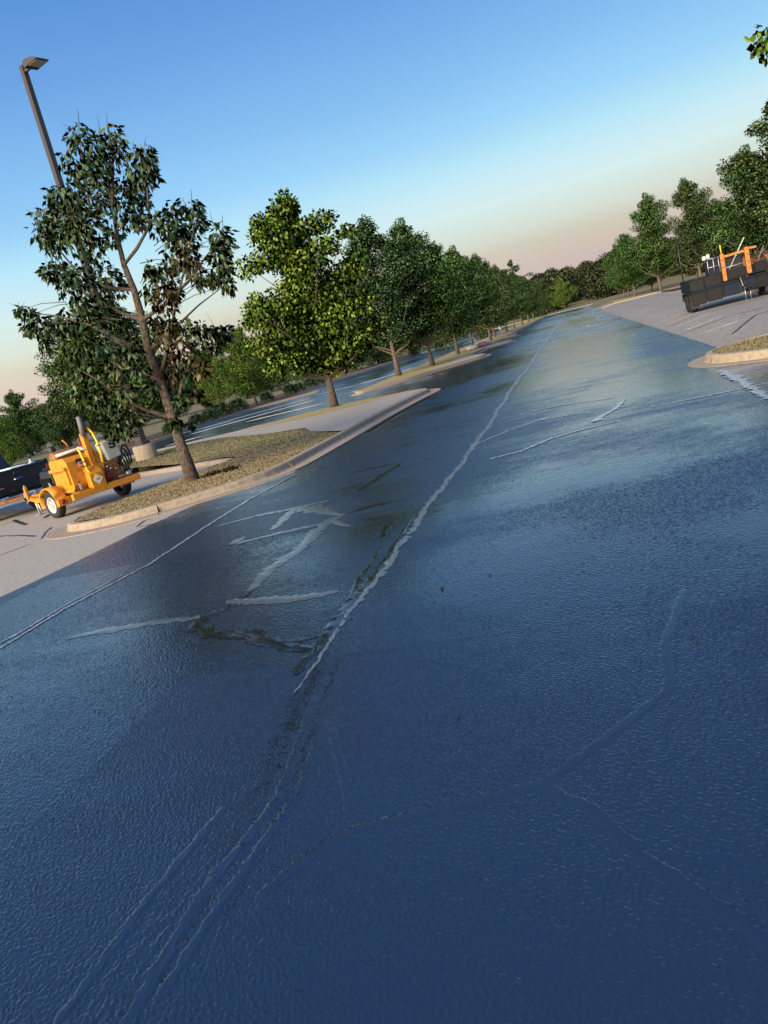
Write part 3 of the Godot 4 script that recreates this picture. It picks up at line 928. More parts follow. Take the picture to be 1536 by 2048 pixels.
# ---------- trees ----------
const GREENS := {
	"deep": [Color(0.044, 0.117, 0.053), Color(0.090, 0.200, 0.076), Color(0.152, 0.236, 0.099)],
	"mid": [Color(0.060, 0.171, 0.048), Color(0.124, 0.276, 0.068), Color(0.219, 0.323, 0.084)],
	"lime": [Color(0.093, 0.198, 0.029), Color(0.196, 0.335, 0.042), Color(0.325, 0.410, 0.054)],
	"pale": [Color(0.138, 0.304, 0.047), Color(0.231, 0.410, 0.061), Color(0.359, 0.441, 0.072)],
	"olive": [Color(0.07, 0.137, 0.05), Color(0.13, 0.213, 0.07), Color(0.2, 0.258, 0.085)],
	"magnolia": [Color(0.042, 0.091, 0.043), Color(0.080, 0.152, 0.062), Color(0.189, 0.203, 0.086)]}

# leaves of clumps [centre, radius, count] as folded, pointed blades
func leaf_mesh(r: RandomNumberGenerator, clumps: Array, long: float, wide: float, droop: float, cols: Array, brown := 0.03) -> ArrayMesh:
	var pos := PackedVector3Array()
	var nor := PackedVector3Array()
	var col := PackedColorArray()
	var idx := PackedInt32Array()
	for c in clumps:
		var cen: Vector3 = c[0]
		var rad: Vector3 = c[1] if c[1] is Vector3 else Vector3.ONE * c[1]
		var tone := r.randf()
		var dead: bool = c.size() > 3 and c[3]
		for k in int(c[2]):
			var o := Vector3(r.randfn(), r.randfn(), r.randfn()).normalized()
			var p := cen + o * rad * pow(r.randf(), 0.4)
			var d := (o * 0.55 + Vector3(r.randf_range(-1, 1), r.randf_range(-1, 1), r.randf_range(-1, 1)) * 0.65 + Vector3.DOWN * droop).normalized()
			var s := d.cross(Vector3(r.randf_range(-1, 1), r.randf_range(-0.3, 1), r.randf_range(-1, 1)).normalized()).normalized()
			var n := s.cross(d)
			if n.dot(o + Vector3.UP * 0.6) < 0.0:
				n = -n
			var L := long * r.randf_range(0.65, 1.2)
			var w := wide * r.randf_range(0.7, 1.2)
			var t := clampf(tone * 0.55 + r.randf() * 0.6 - 0.08, 0.0, 1.0)
			var q: Color = cols[0].lerp(cols[1], t * 2.0) if t < 0.5 else cols[1].lerp(cols[2], t * 2.0 - 1.0)
			if dead or r.randf() < brown:
				q = q.lerp(Color(0.17, 0.105, 0.055), r.randf_range(0.4, 0.9))
			q = q * r.randf_range(0.82, 1.18)
			var b := pos.size()
			pos.append(p)
			pos.append(p + d * L * 0.42 + s * w - n * w * 0.35)
			pos.append(p + d * L - n * L * 0.1)
			pos.append(p + d * L * 0.42 - s * w - n * w * 0.35)
			n = (n + o * 0.35).normalized()
			var n1 := (n + s * 0.35).normalized()
			var n2 := (n - s * 0.35).normalized()
			nor.append_array(PackedVector3Array([n, n1, n, n2]))
			col.append_array(PackedColorArray([q, q, q, q]))
			idx.append_array(PackedInt32Array([b, b + 1, b + 2, b, b + 2, b + 3]))
	var arr := []
	arr.resize(Mesh.ARRAY_MAX)
	arr[Mesh.ARRAY_VERTEX] = pos
	arr[Mesh.ARRAY_NORMAL] = nor
	arr[Mesh.ARRAY_COLOR] = col
	arr[Mesh.ARRAY_INDEX] = idx
	var m := ArrayMesh.new()
	m.add_surface_from_arrays(Mesh.PRIMITIVE_TRIANGLES, arr)
	return m

# clumps along boughs that fill an egg-shaped crown unevenly, for a tree of height h
func egg_clumps(r: RandomNumberGenerator, h: float, base: float, rad: float, count: int, leaves: int, fat := 0.36, size := 0.17) -> Array:
	var out := []
	var boughs := int(count / 5.0)
	for b in boughs:
		var t := (b + r.randf()) / boughs
		var prof := pow(maxf(sin(PI * pow(clampf(t * 0.93 + 0.06, 0, 1), fat + 0.3)), 0.0), 0.62)
		var reach := rad * prof * r.randf_range(0.68, 1.16)
		var ang := b * 2.39996 + r.randf_range(-0.6, 0.6)
		var up := r.randf_range(0.05, 0.5)
		var y := lerpf(base, h * 0.93, t) - reach * up * 0.5
		for k in 5:
			var s := 0.22 + 0.78 * k / 4.0
			var side := r.randf_range(-0.3, 0.3) * reach * s
			var c := h * size * r.randf_range(0.45, 0.85) * (1.05 - 0.4 * s) * (0.6 + 0.4 * prof)
			out.append([Vector3(cos(ang) * reach * s - sin(ang) * side, y + reach * s * up + r.randf_range(-0.2, 0.2) * c, sin(ang) * reach * s + cos(ang) * side), Vector3(c, c * 0.72, c), int(leaves * clampf(pow(c / (h * size * 0.6), 2.0), 0.35, 1.5))])
	for k in 4:
		var c := h * size * 0.42
		out.append([Vector3(r.randf_range(-0.3, 0.3), h - c * (0.6 + k * 0.7), r.randf_range(-0.3, 0.3)), Vector3(c, c, c) * (0.6 + 0.15 * k), int(leaves * 0.5)])
	return out

func trunk_mesh(r: RandomNumberGenerator, h: float, thick: float, clumps: Array, forks: int, bend := 0.1) -> ArrayMesh:
	var st := mb(true)
	var pts := []
	var rad := []
	var n := 9
	var bx_ := r.randf_range(-bend, bend)
	var bz_ := r.randf_range(-bend, bend)
	for i in n:
		var t := float(i) / (n - 1)
		pts.append(Vector3(bx_ * sin(t * 4.0) + r.randf_range(-0.015, 0.015), h * 0.9 * t - 0.05, bz_ * sin(t * 3.0)))
		rad.append(thick * (1.0 + 0.5 * pow(1.0 - t, 22.0)) * (1.0 - 0.88 * t))
	tube(st, pts, rad, 10)
	for k in mini(forks, clumps.size()):
		var c: Vector3 = clumps[k * clumps.size() / forks][0]
		var ty := clampf((c.y - 0.45 * Vector2(c.x, c.z).length() - 0.1 * h) / (h * 0.9), 0.16, 0.93)
		var f := ty * (n - 1)
		var i := int(f)
		var p: Vector3 = pts[i].lerp(pts[mini(i + 1, n - 1)], f - i)
		var w: float = lerpf(rad[i], rad[mini(i + 1, n - 1)], f - i)
		var mid := p.lerp(c, 0.5) + Vector3(0, -0.06 * h * 0.5, 0) + Vector3(r.randf_range(-1, 1), r.randf_range(-1, 1), r.randf_range(-1, 1)) * 0.06
		tube(st, [p, mid, c], [w * 0.5, w * 0.3, w * 0.1], 5, false)
	return fin(st)

var kinds := {}

# a kind of tree, built once: [trunk, crown] meshes for its full height
func tree_kind(called: String, seed_: int, h: float, base: float, rad: float, count: int, leaves: int, long: float, wide: float, droop: float, cols: Array, thick: float, size := 0.17, fat := 0.36) -> void:
	var r := RandomNumberGenerator.new()
	r.seed = seed_
	var cl := egg_clumps(r, h, base, rad, count, leaves, fat, size)
	kinds[called] = [trunk_mesh(r, h, thick, cl, mini(count, 26)), leaf_mesh(r, cl, long, wide, droop, cols), h]

func plant_tree(kind: String, called: String, at: Vector3, h: float, wide: float, label: String, group := "", turn := -1.0) -> Node3D:
	var t := thing(called, at, label, "tree", group)
	var k: Array = kinds[kind]
	var s: float = h / k[2]
	t.rotation.y = rng.randf() * TAU if turn < 0.0 else turn
	for e in [["trunk", k[0], "bark"], ["crown", k[1], "leaves"]]:
		var o := part(e[0], e[1], M[e[2]], t)
		o.scale = Vector3(s * wide, s, s * wide)
	return t

func big_leaved_tree() -> void:
	# the sparse tree by the trailer, its clumps where they hang
	var r := RandomNumberGenerator.new()
	r.seed = 5150
	var foot := Vector3(-8.32, 0.1, -14.62)
	var t := thing("shade_tree", foot, "tall sparse tree with large drooping dark leaves and bare twigs beside the yellow trailer", "tree")
	var plane := foot.z
	var trunk_px := [[386, 962], [362, 890], [345, 835], [320, 760], [297, 700], [285, 640], [268, 580], [248, 530], [236, 480], [226, 420], [215, 350], [205, 300]]
	var tp := []
	var tr := []
	for i in trunk_px.size():
		var p := pz(trunk_px[i][0], trunk_px[i][1], plane + 0.08 * sin(i * 1.3)) - foot
		tp.append(p)
		tr.append([0.165, 0.112, 0.1, 0.094, 0.09, 0.078, 0.066, 0.055, 0.044, 0.034, 0.025, 0.015][i])
	tp[0].y = -0.06
	var st := mb(true)
	tube(st, tp, tr, 12)
	part("trunk", fin(st), M["bark"], t)
	var spots := [
		[160, 275, 26], [150, 330, 30], [190, 300, 28], [225, 275, 24], [235, 310, 26], [175, 350, 30], [200, 340, 24], [155, 385, 28], [190, 400, 32], [160, 430, 30], [215, 390, 26], [285, 310, 22], [280, 345, 28], [300, 345, 20], [262, 370, 26], [275, 395, 26], [250, 425, 26], [275, 440, 18],
		[110, 395, 22], [125, 400, 24], [90, 430, 22], [135, 430, 30], [85, 465, 24], [115, 455, 32], [150, 470, 34], [185, 455, 28], [105, 490, 22], [190, 490, 26], [225, 470, 20],
		[325, 445, 28], [345, 430, 24], [385, 420, 20], [395, 440, 20], [350, 465, 28], [375, 475, 30], [370, 510, 26], [385, 530, 22], [345, 520, 26], [330, 560, 24], [305, 540, 18], [440, 470, 22], [445, 490, 24], [435, 510, 20], [450, 535, 14], [430, 555, 16], [455, 570, 14], [405, 560, 16],
		[110, 540, 22], [95, 545, 16], [130, 555, 26], [165, 545, 32], [205, 545, 32], [150, 580, 30], [190, 590, 36], [230, 570, 26], [330, 600, 26], [345, 585, 16], [300, 585, 16],
		[60, 630, 16], [40, 620, 9], [75, 650, 20], [55, 655, 12], [95, 665, 18], [90, 690, 14], [110, 645, 16], [140, 640, 26], [175, 640, 34], [215, 630, 34], [245, 640, 24], [150, 690, 28], [190, 690, 36], [225, 690, 30], [155, 735, 26], [195, 740, 34], [235, 735, 28], [265, 700, 18], [330, 670, 26], [345, 655, 18], [375, 660, 22], [360, 700, 26], [405, 660, 18], [430, 690, 20], [450, 670, 18], [400, 705, 22], [435, 665, 14], [310, 640, 14],
		[165, 785, 24], [200, 790, 30], [230, 785, 26], [255, 790, 22], [220, 830, 22], [245, 840, 22], [270, 830, 18], [225, 865, 18], [250, 860, 18], [345, 745, 24], [375, 740, 22], [405, 735, 18], [330, 790, 18], [360, 800, 14], [390, 785, 12], [300, 770, 14], [280, 740, 16], [350, 845, 10], [382, 848, 7]]
	var groups := [[], [], []]
	var limb_ends := []
	for e in spots:
		var dz := r.randf_range(-0.9, 0.9)
		if e[2] < 18:
			dz *= 0.5
		var p := pz(e[0], e[1], plane + dz) - foot
		var s: float = e[2] / 88.0 * 0.95
		var low: bool = e[1] > 500 and e[0] > 255 and e[0] < 420
		groups[r.randi() % 3].append([p, Vector3(s, s * 1.05, s), int(24 + 92 * s / 0.3), low and r.randf() < 0.35])
		limb_ends.append(p)
	for gi in 3:
		part("crown", leaf_mesh(r, groups[gi], 0.16, 0.036, 0.85, GREENS["magnolia"], 0.06), M["leaves"], t)
	# limbs leave the trunk upwards, twigs reach the clumps
	var mains := [[5, [380, 560, 0.2], [440, 480, 0.3]], [4, [345, 660, -0.2], [450, 570, -0.3]], [3, [350, 620, 0.3], [395, 430, 0.5]], [6, [170, 560, -0.2], [80, 470, -0.3]], [4, [180, 650, 0.4], [50, 625, 0.5]], [7, [300, 450, 0.2], [285, 300, 0.3]], [8, [180, 420, -0.1], [155, 260, -0.2]], [2, [230, 790, 0.2], [160, 740, 0.4]], [2, [370, 740, -0.2], [440, 680, -0.4]], [5, [200, 600, -0.5], [110, 545, -0.7]], [9, [225, 330, 0.1], [230, 262, 0.1]], [3, [240, 720, -0.5], [190, 690, -0.8]]]
	for e in mains:
		var a: Vector3 = tp[e[0]]
		var b: Vector3 = pz(e[1][0], e[1][1], plane + e[1][2]) - foot
		var c: Vector3 = pz(e[2][0], e[2][1], plane + e[2][2]) - foot
		pipe("limb", [a, a.lerp(b, 0.5) + Vector3(0, -0.06, 0.03), b, b.lerp(c, 0.5) + Vector3(0.03, 0.05, 0), c], [tr[e[0]] * 0.6, 0.035, 0.026, 0.016, 0.006], M["bark"], t, 7)
		limb_ends.append(b)
	var tw := mb(true)
	for p in limb_ends:
		var best: Vector3 = tp[1]
		for q in tp:
			var w: Vector3 = q
			if w.distance_to(p) < best.distance_to(p) and w.y < p.y + 0.1:
				best = w
		var start: Vector3 = best.lerp(p, r.randf_range(0.3, 0.6))
		tube(tw, [start, start.lerp(p, 0.5) + Vector3(r.randf_range(-0.08, 0.08), 0.05, r.randf_range(-0.08, 0.08)), p], [0.009, 0.007, 0.004], 4, false)
	for k in 150:
		var p: Vector3 = limb_ends[r.randi() % limb_ends.size()]
		var d := Vector3(r.randf_range(-0.6, 0.6), r.randf_range(0.1, 1.0), r.randf_range(-0.6, 0.6)).normalized() * r.randf_range(0.2, 0.55)
		tube(tw, [p, p + d * 0.6 + Vector3(0.02, 0, 0.02), p + d], [0.006, 0.004, 0.002], 4, false)
	for e in [[155, 215, 158, 250], [213, 228, 216, 262], [195, 232, 200, 265], [265, 282, 268, 305], [298, 292, 290, 312], [382, 378, 384, 412], [365, 395, 372, 415], [420, 425, 428, 455], [445, 430, 446, 460], [312, 318, 300, 335], [18, 606, 45, 618], [70, 545, 95, 550], [50, 418, 80, 435], [128, 315, 145, 330]]:
		tube(tw, [pz(e[2], e[3], plane) - foot, pz(e[0], e[1], plane) - foot], [0.008, 0.004], 4, false)
	part("twigs", fin(tw), M["bark"], t).set_meta("kind", "stuff")

func trees() -> void:
	big_leaved_tree()
	tree_kind("lime", 21, 8.0, 1.5, 3.1, 125, 330, 0.16, 0.058, 0.35, GREENS["lime"], 0.135, 0.15, 0.42)
	tree_kind("deep_a", 22, 8.6, 1.9, 2.6, 125, 420, 0.125, 0.042, 0.3, GREENS["deep"], 0.12, 0.145, 0.4)
	tree_kind("deep_b", 23, 8.6, 1.8, 2.8, 125, 420, 0.125, 0.042, 0.3, GREENS["mid"], 0.12, 0.145, 0.45)
	tree_kind("deep_c", 34, 8.6, 1.8, 3.0, 115, 420, 0.13, 0.043, 0.3, GREENS["mid"], 0.12, 0.16, 0.24)
	tree_kind("olive", 25, 9.0, 1.8, 2.9, 120, 400, 0.135, 0.043, 0.3, GREENS["olive"], 0.13, 0.155, 0.3)
	tree_kind("pale", 26, 6.4, 1.3, 3.2, 110, 260, 0.13, 0.035, 0.2, GREENS["pale"], 0.09, 0.16, 0.2)
	tree_kind("wild", 27, 10.0, 1.0, 5.0, 120, 240, 0.22, 0.08, 0.2, GREENS["deep"], 0.22, 0.18, 0.1)
	tree_kind("wild_b", 28, 10.0, 0.8, 4.8, 120, 240, 0.22, 0.08, 0.2, GREENS["mid"], 0.22, 0.17, 0.12)
	tree_kind("airy", 29, 20.0, 8.0, 8.5, 70, 110, 0.4, 0.14, 0.1, GREENS["olive"], 0.4, 0.08, 0.05)
	# median row beside the lane
	plant_tree("lime", "parking_tree", Vector3(-9.45, 0.13, -28.3), 8.0, 1.0, "bright yellow-green broad-leaved tree on the mulch bed at the pavement's end", "", 0.6)
	plant_tree("deep_a", "parking_tree", Vector3(-10.3, 0.12, -43.6), 8.9, 1.05, "darkest tall tree on the median, first behind the bright yellow-green one")
	plant_tree("deep_b", "parking_tree", Vector3(-8.75, 0.12, -46.2), 8.7, 1.0, "dark green tree on the median with a pale round bed at its foot")
	var row := "trees lining the median of the sealed lane"
	var rl := "green shade tree in the long median row beyond the white sacks"
	for e in [[-8.7, -56.6, 8.0, "deep_c", "leafy green median tree next to the white sacks"], [-8.5, -63.8, 8.2, "deep_b", "green median tree just behind the white sacks"], [-8.1, -74, 8.0, "olive", rl], [-8.9, -86, 8.0, "deep_c", rl], [-8.6, -98, 8.2, "olive", rl], [-8.7, -112, 8.2, "deep_b", rl], [-8.6, -128, 8.4, "olive", rl], [-8.6, -146, 8.4, "deep_c", rl], [-8.7, -166, 8.4, "olive", rl]]:
		plant_tree(e[3], "parking_tree", Vector3(e[0], 0.12, e[1]), e[2], 1.02, e[4], row)
	# beyond the far lot
	plant_tree("pale", "lawn_tree", Vector3(-24.6, 0.1, -55.5), 6.2, 1.0, "pale lime tree standing among round shrubs across the far lot", "", 1.0)
	plant_tree("pale", "lawn_tree", Vector3(-31.0, -0.05, -62.5), 5.6, 0.95, "small pale tree behind the round shrubs beside the big dark trees")
	plant_tree("deep_b", "lawn_tree", Vector3(-24.8, 0.1, -38.8), 8.4, 1.2, "dense dark tree standing behind the lamp post's concrete base", "", 2.0)
	plant_tree("olive", "lawn_tree", Vector3(-31.5, -0.05, -45.5), 8.8, 1.25, "yellowish bushy tree behind the yellow trailer's mast")
	plant_tree("deep_c", "lawn_tree", Vector3(-29.0, -0.05, -49.5), 6.8, 1.1, "lower dark tree between the lamp post and the pale lime tree")
	plant_tree("pale", "lawn_tree", Vector3(-35.0, -0.05, -40.0), 4.2, 0.8, "young thin pale tree on the grass behind the pickup")
	plant_tree("deep_a", "lawn_tree", Vector3(-34.5, -0.05, -33.5), 6.5, 1.35, "dark bushy tree right behind the pickup's bed")
	var back := "trees along the far edge of the open land"
	var bl := "dark tree in the wooded line closing the view"
	for k in 17:
		var a := deg_to_rad(-47.0 + k * 2.5)
		var d := 92.0 + 22.0 * rng.randf()
		plant_tree(["wild", "wild_b"][k % 2], "woodland_tree", Vector3(sin(a) * d, -0.1, -cos(a) * d), rng.randf_range(7.0, 9.0), 0.95, bl, back)
	plant_tree("airy", "woodland_tree", Vector3(-13.0, -0.1, -196), 15.0, 1.05, "airy spreading tree standing above the end of the median row")
	plant_tree("wild", "woodland_tree", Vector3(-20.0, -0.1, -192), 12.5, 0.8, bl, back)
	plant_tree("wild_b", "woodland_tree", Vector3(-28.0, -0.1, -188), 12.0, 0.8, bl, back)
	plant_tree("olive", "end_tree", pz(1092, 612, -192) * Vector3(1, 0, 1), 8.4, 0.95, "rounded grey-green tree on the bank at the lane's end")
	plant_tree("pale", "end_tree", pz(1128, 605, -190) * Vector3(1, 0, 1), 7.6, 0.9, "yellowing young tree on the bank at the lane's end")
	# right of the lane
	var rr := "trees standing behind the concrete lot"
	plant_tree("deep_b", "lot_tree", Vector3(9.9, 0.31, -101), 11.4, 0.92, "tallest dark green tree by the lane behind the concrete lot", "", 0.4)
	plant_tree("olive", "lot_tree", Vector3(13.6, 0.31, -95), 11.2, 0.95, "tall grey-green tree beside the slim black post", "", 2.2)
	plant_tree("deep_c", "lot_tree", Vector3(7.6, 0.31, -110), 8.2, 1.0, "green tree leading the row beyond the concrete lot")
	for e in [[8.2, -122, 8.4], [7.8, -138, 9.0], [9.4, -152, 9.5], [11.5, -130, 9.0], [14.0, -145, 10.0]]:
		plant_tree(["deep_b", "olive", "deep_c"][int(e[0] * 7) % 3], "lot_tree", Vector3(e[0], 0.0 if e[1] < -120 else 0.2, e[1]), e[2], 1.0, "green tree of the row that runs on along the lane's right side", rr)
	for e in [[17.0, -100], [19.0, -112], [21.5, -99], [23.5, -108], [26.0, -100], [16.0, -114], [28.5, -110], [31, -100]]:
		plant_tree(["deep_a", "deep_b"][int(e[0] * 3) % 2], "lot_tree", Vector3(e[0], 0.3, e[1]), 8.6, 1.05, "slender-trunked tree in the planted grid behind the lot", "grid of slim trees behind the lot")
	plant_tree("olive", "lot_tree", Vector3(12.6, 0.22, -49.5), 9.6, 1.35, "broad grey-green tree rising behind the black equipment trailer", "", 0.9)
	plant_tree("deep_b", "lot_tree", Vector3(11.8, 0.22, -57.0), 8.3, 1.1, "green tree left of the broad grey-green one behind the trailer", "", 3.0)
	plant_tree("deep_c", "lot_tree", Vector3(16.2, 0.22, -48.0), 9.4, 1.2, "leafy tree right behind the black trailer's far wheel")
	plant_tree("lime", "island_tree", Vector3(6.5, 0.13, -15.6), 8.6, 0.8, "broad-leaved tree on the kerbed corner island at the turning", "", 1.4)
	# round shrubs
	var r := RandomNumberGenerator.new()
	r.seed = 9
	var cl := []
	for k in 26:
		var o := Vector3(r.randfn(), absf(r.randfn()), r.randfn()).normalized()
		cl.append([Vector3(o.x * 0.4, 0.18 + o.y * 0.36, o.z * 0.4), Vector3.ONE * 0.2, 60])
	var shrub := leaf_mesh(r, cl, 0.07, 0.028, 0.0, GREENS["deep"], 0.0)
	var stem := mb(true)
	tube(stem, [Vector3(0, -0.05, 0), Vector3(0.02, 0.3, 0.01)], [0.03, 0.02], 6)
	var stem_mesh := fin(stem)
	for e in [[-24.0, -44.5], [-24.3, -46.8], [-24.5, -49.2], [-24.3, -51.6], [-24.8, -58.2], [-23.9, -61.4], [-24.1, -64.0], [-24.2, -41.5], [-24.0, -67.0], [-24.0, -70.5]]:
		var s := thing("round_shrub", Vector3(e[0], 0.11, e[1]), "clipped round dark shrub in the bed across the far lot", "shrub", "round shrubs across the far lot")
		var k := r.randf_range(1.0, 1.5)
		for q in [["foliage", shrub, "leaves"], ["stem", stem_mesh, "bark"]]:
			part(q[0], q[1], M[q[2]], s).scale = Vector3.ONE * k
	for e in [[-12.0, -188.5], [-10.6, -188.2], [-9.2, -188.6], [-7.6, -188.4]]:
		var s := thing("round_shrub", Vector3(e[0], 0.1, e[1]), "low dark shrub on the verge at the end of the median row", "shrub", "shrubs at the lane's end")
		for q in [["foliage", shrub, "leaves"], ["stem", stem_mesh, "bark"]]:
			part(q[0], q[1], M[q[2]], s).scale = Vector3.ONE * 1.9
	far_wood()

# the wooded hills: one mass
func far_wood() -> void:
	var r := RandomNumberGenerator.new()
	r.seed = 404
	var cl := []
	for k in 40:
		var o := Vector3(r.randfn(), r.randfn(), r.randfn()).normalized()
		cl.append([Vector3(o.x * 3.0, 5.0 + o.y * 3.4, o.z * 3.0), Vector3.ONE * 1.5, 170])
	var crown := leaf_mesh(r, cl, 0.36, 0.18, 0.1, [Color(0.8, 0.85, 0.8), Color(0.9, 0.95, 0.85), Color(1.0, 1.0, 0.85)], 0.0)
	var mm := MultiMesh.new()
	mm.transform_format = MultiMesh.TRANSFORM_3D
	mm.use_colors = true
	mm.mesh = crown
	var where := []
	for k in 900:
		var az := deg_to_rad(r.randf_range(-52.0, 24.0))
		var d := r.randf_range(232.0, 470.0)
		var p := Vector3(sin(az) * d, 0, -cos(az) * d)
		p.y = land(p.x, p.z) - 1.0
		where.append(Transform3D(Basis(Vector3.UP, r.randf() * TAU).scaled(Vector3.ONE * r.randf_range(0.75, 1.35)), p))
	mm.instance_count = where.size()
	for k in where.size():
		mm.set_instance_transform(k, where[k])
		var g: Color = Color(0.09, 0.125, 0.07).lerp(Color(0.16, 0.175, 0.085), r.randf())
		mm.set_instance_color(k, g)
	var o := MultiMeshInstance3D.new()
	o.name = "far_wood"
	o.multimesh = mm
	o.material_override = M["leaves"]
	add_child(o)
	o.set_meta("kind", "stuff")
	tag(o, "distant wooded hillside beyond the end of the lane", "woodland")

# ---------- wheels and lamps ----------
# a wheel whose axle runs along local z; its outer face looks towards side
func wheel(parent: Node3D, at: Vector3, r: float, w: float, side: float, rim_mat: Material, holes := 8) -> void:
	var o := Node3D.new()
	o.name = "wheel"
	parent.add_child(o, true)
	o.position = at
	var ax := Basis(Vector3.RIGHT, PI / 2 * side)
	var st := mb(true)
	var h := w * 0.5
	lathe(st, [Vector2(-h * 0.9, r * 0.6), Vector2(-h, r * 0.72), Vector2(-h, r * 0.86), Vector2(-h * 0.86, r * 0.95), Vector2(-h * 0.6, r), Vector2(h * 0.6, r), Vector2(h * 0.86, r * 0.95), Vector2(h, r * 0.86), Vector2(h, r * 0.72), Vector2(h * 0.85, r * 0.6), Vector2(h * 0.4, r * 0.58)], 36, ax)
	part("tyre", fin(st), M["rubber"], o)
	var sr := mb(true)
	lathe(sr, [Vector2(h * 0.9, r * 0.6), Vector2(h * 0.93, r * 0.57), Vector2(h * 0.82, r * 0.53), Vector2(h * 0.3, r * 0.49), Vector2(h * 0.28, r * 0.38), Vector2(h * 0.5, r * 0.26), Vector2(h * 0.5, r * 0.13), Vector2(h * 0.72, r * 0.12), Vector2(h * 0.74, 0.0)], 32, ax)
	part("rim", fin(sr), rim_mat, o)
	for k in holes:
		var a := TAU * k / holes
		var sh := mb(true)
		lathe(sh, [Vector2(0, r * 0.075), Vector2(0.004, 0.0)], 8, ax, ax * Vector3(cos(a) * r * 0.42, h * 0.31, sin(a) * r * 0.42))
		part("vent_hole", fin(sh), M["black_plastic"], o)
	for k in 5:
		var a := TAU * (k + 0.5) / 5
		var sn := mb()
		lathe(sn, [Vector2(0, r * 0.03), Vector2(0.018, r * 0.03), Vector2(0.02, 0.0)], 6, ax, ax * Vector3(cos(a) * r * 0.2, h * 0.5, sin(a) * r * 0.2))
		part("wheel_nut", fin(sn), M["steel"], o)

func lamp_post(at: Vector3, tall: float, base_r: float, base_h: float, arm_dir: float, label: String, with_base := true) -> void:
	var t := thing("lamp_post", at, label, "lamp post")
	t.rotation.y = arm_dir
	var y0 := -0.3
	if with_base:
		var st := mb(true)
		lathe(st, [Vector2(y0, base_r), Vector2(base_h - 0.03, base_r), Vector2(base_h, base_r - 0.03), Vector2(base_h, 0.0)], 28)
		part("concrete_base", fin(st), M["kerb_concrete"], t)
	y0 = base_h - 0.02
	box("base_cover", Vector3(0, y0 + 0.07, 0), Vector3(0.36, 0.14, 0.36), M["bronze_pole"], t, 0.03)
	var pole := mb()
	var a := 0.105
	var b := 0.075
	var c := []
	for e in [[a, y0 + 0.1], [b, tall]]:
		for q in [[-1, -1], [1, -1], [1, 1], [-1, 1]]:
			c.append(Vector3(q[0] * e[0], e[1], q[1] * e[0]))
	for k in 4:
		var k2 := (k + 1) % 4
		quad(pole, c[k], c[k2], c[4 + k2], c[4 + k], c[k] + c[k2] - Vector3(0, c[k].y * 2, 0))
	quad(pole, c[4], c[5], c[6], c[7], Vector3.UP)
	part("pole", fin(pole), M["bronze_pole"], t)
	box("hand_hole_cover", Vector3(0, y0 + 0.7, a * 0.99), Vector3(0.09, 0.2, 0.02), M["bronze_pole"], t, 0.005)
	box("arm", Vector3(0.24, tall - 0.16, 0), Vector3(0.34, 0.09, 0.08), M["bronze_pole"], t, 0.01)
	var head := Node3D.new()
	head.name = "lamp_head"
	t.add_child(head, true)
	head.position = Vector3(0.32, tall - 0.14, 0)
	head.scale = Vector3(0.72, 0.8, 0.72)
	var hs := mb()
	prism(hs, v2([[0, -0.09], [0.0, 0.12], [0.12, 0.16], [0.62, 0.09], [0.86, -0.03], [0.86, -0.07]]), -0.3, 0.3)
	part("housing", fin(hs), M["bronze_pole"], head)
	box("lens", Vector3(0.54, -0.088, 0), Vector3(0.54, 0.02, 0.5), M["lamp_lens"], head, 0.004, Basis(Vector3.BACK, 0.02))

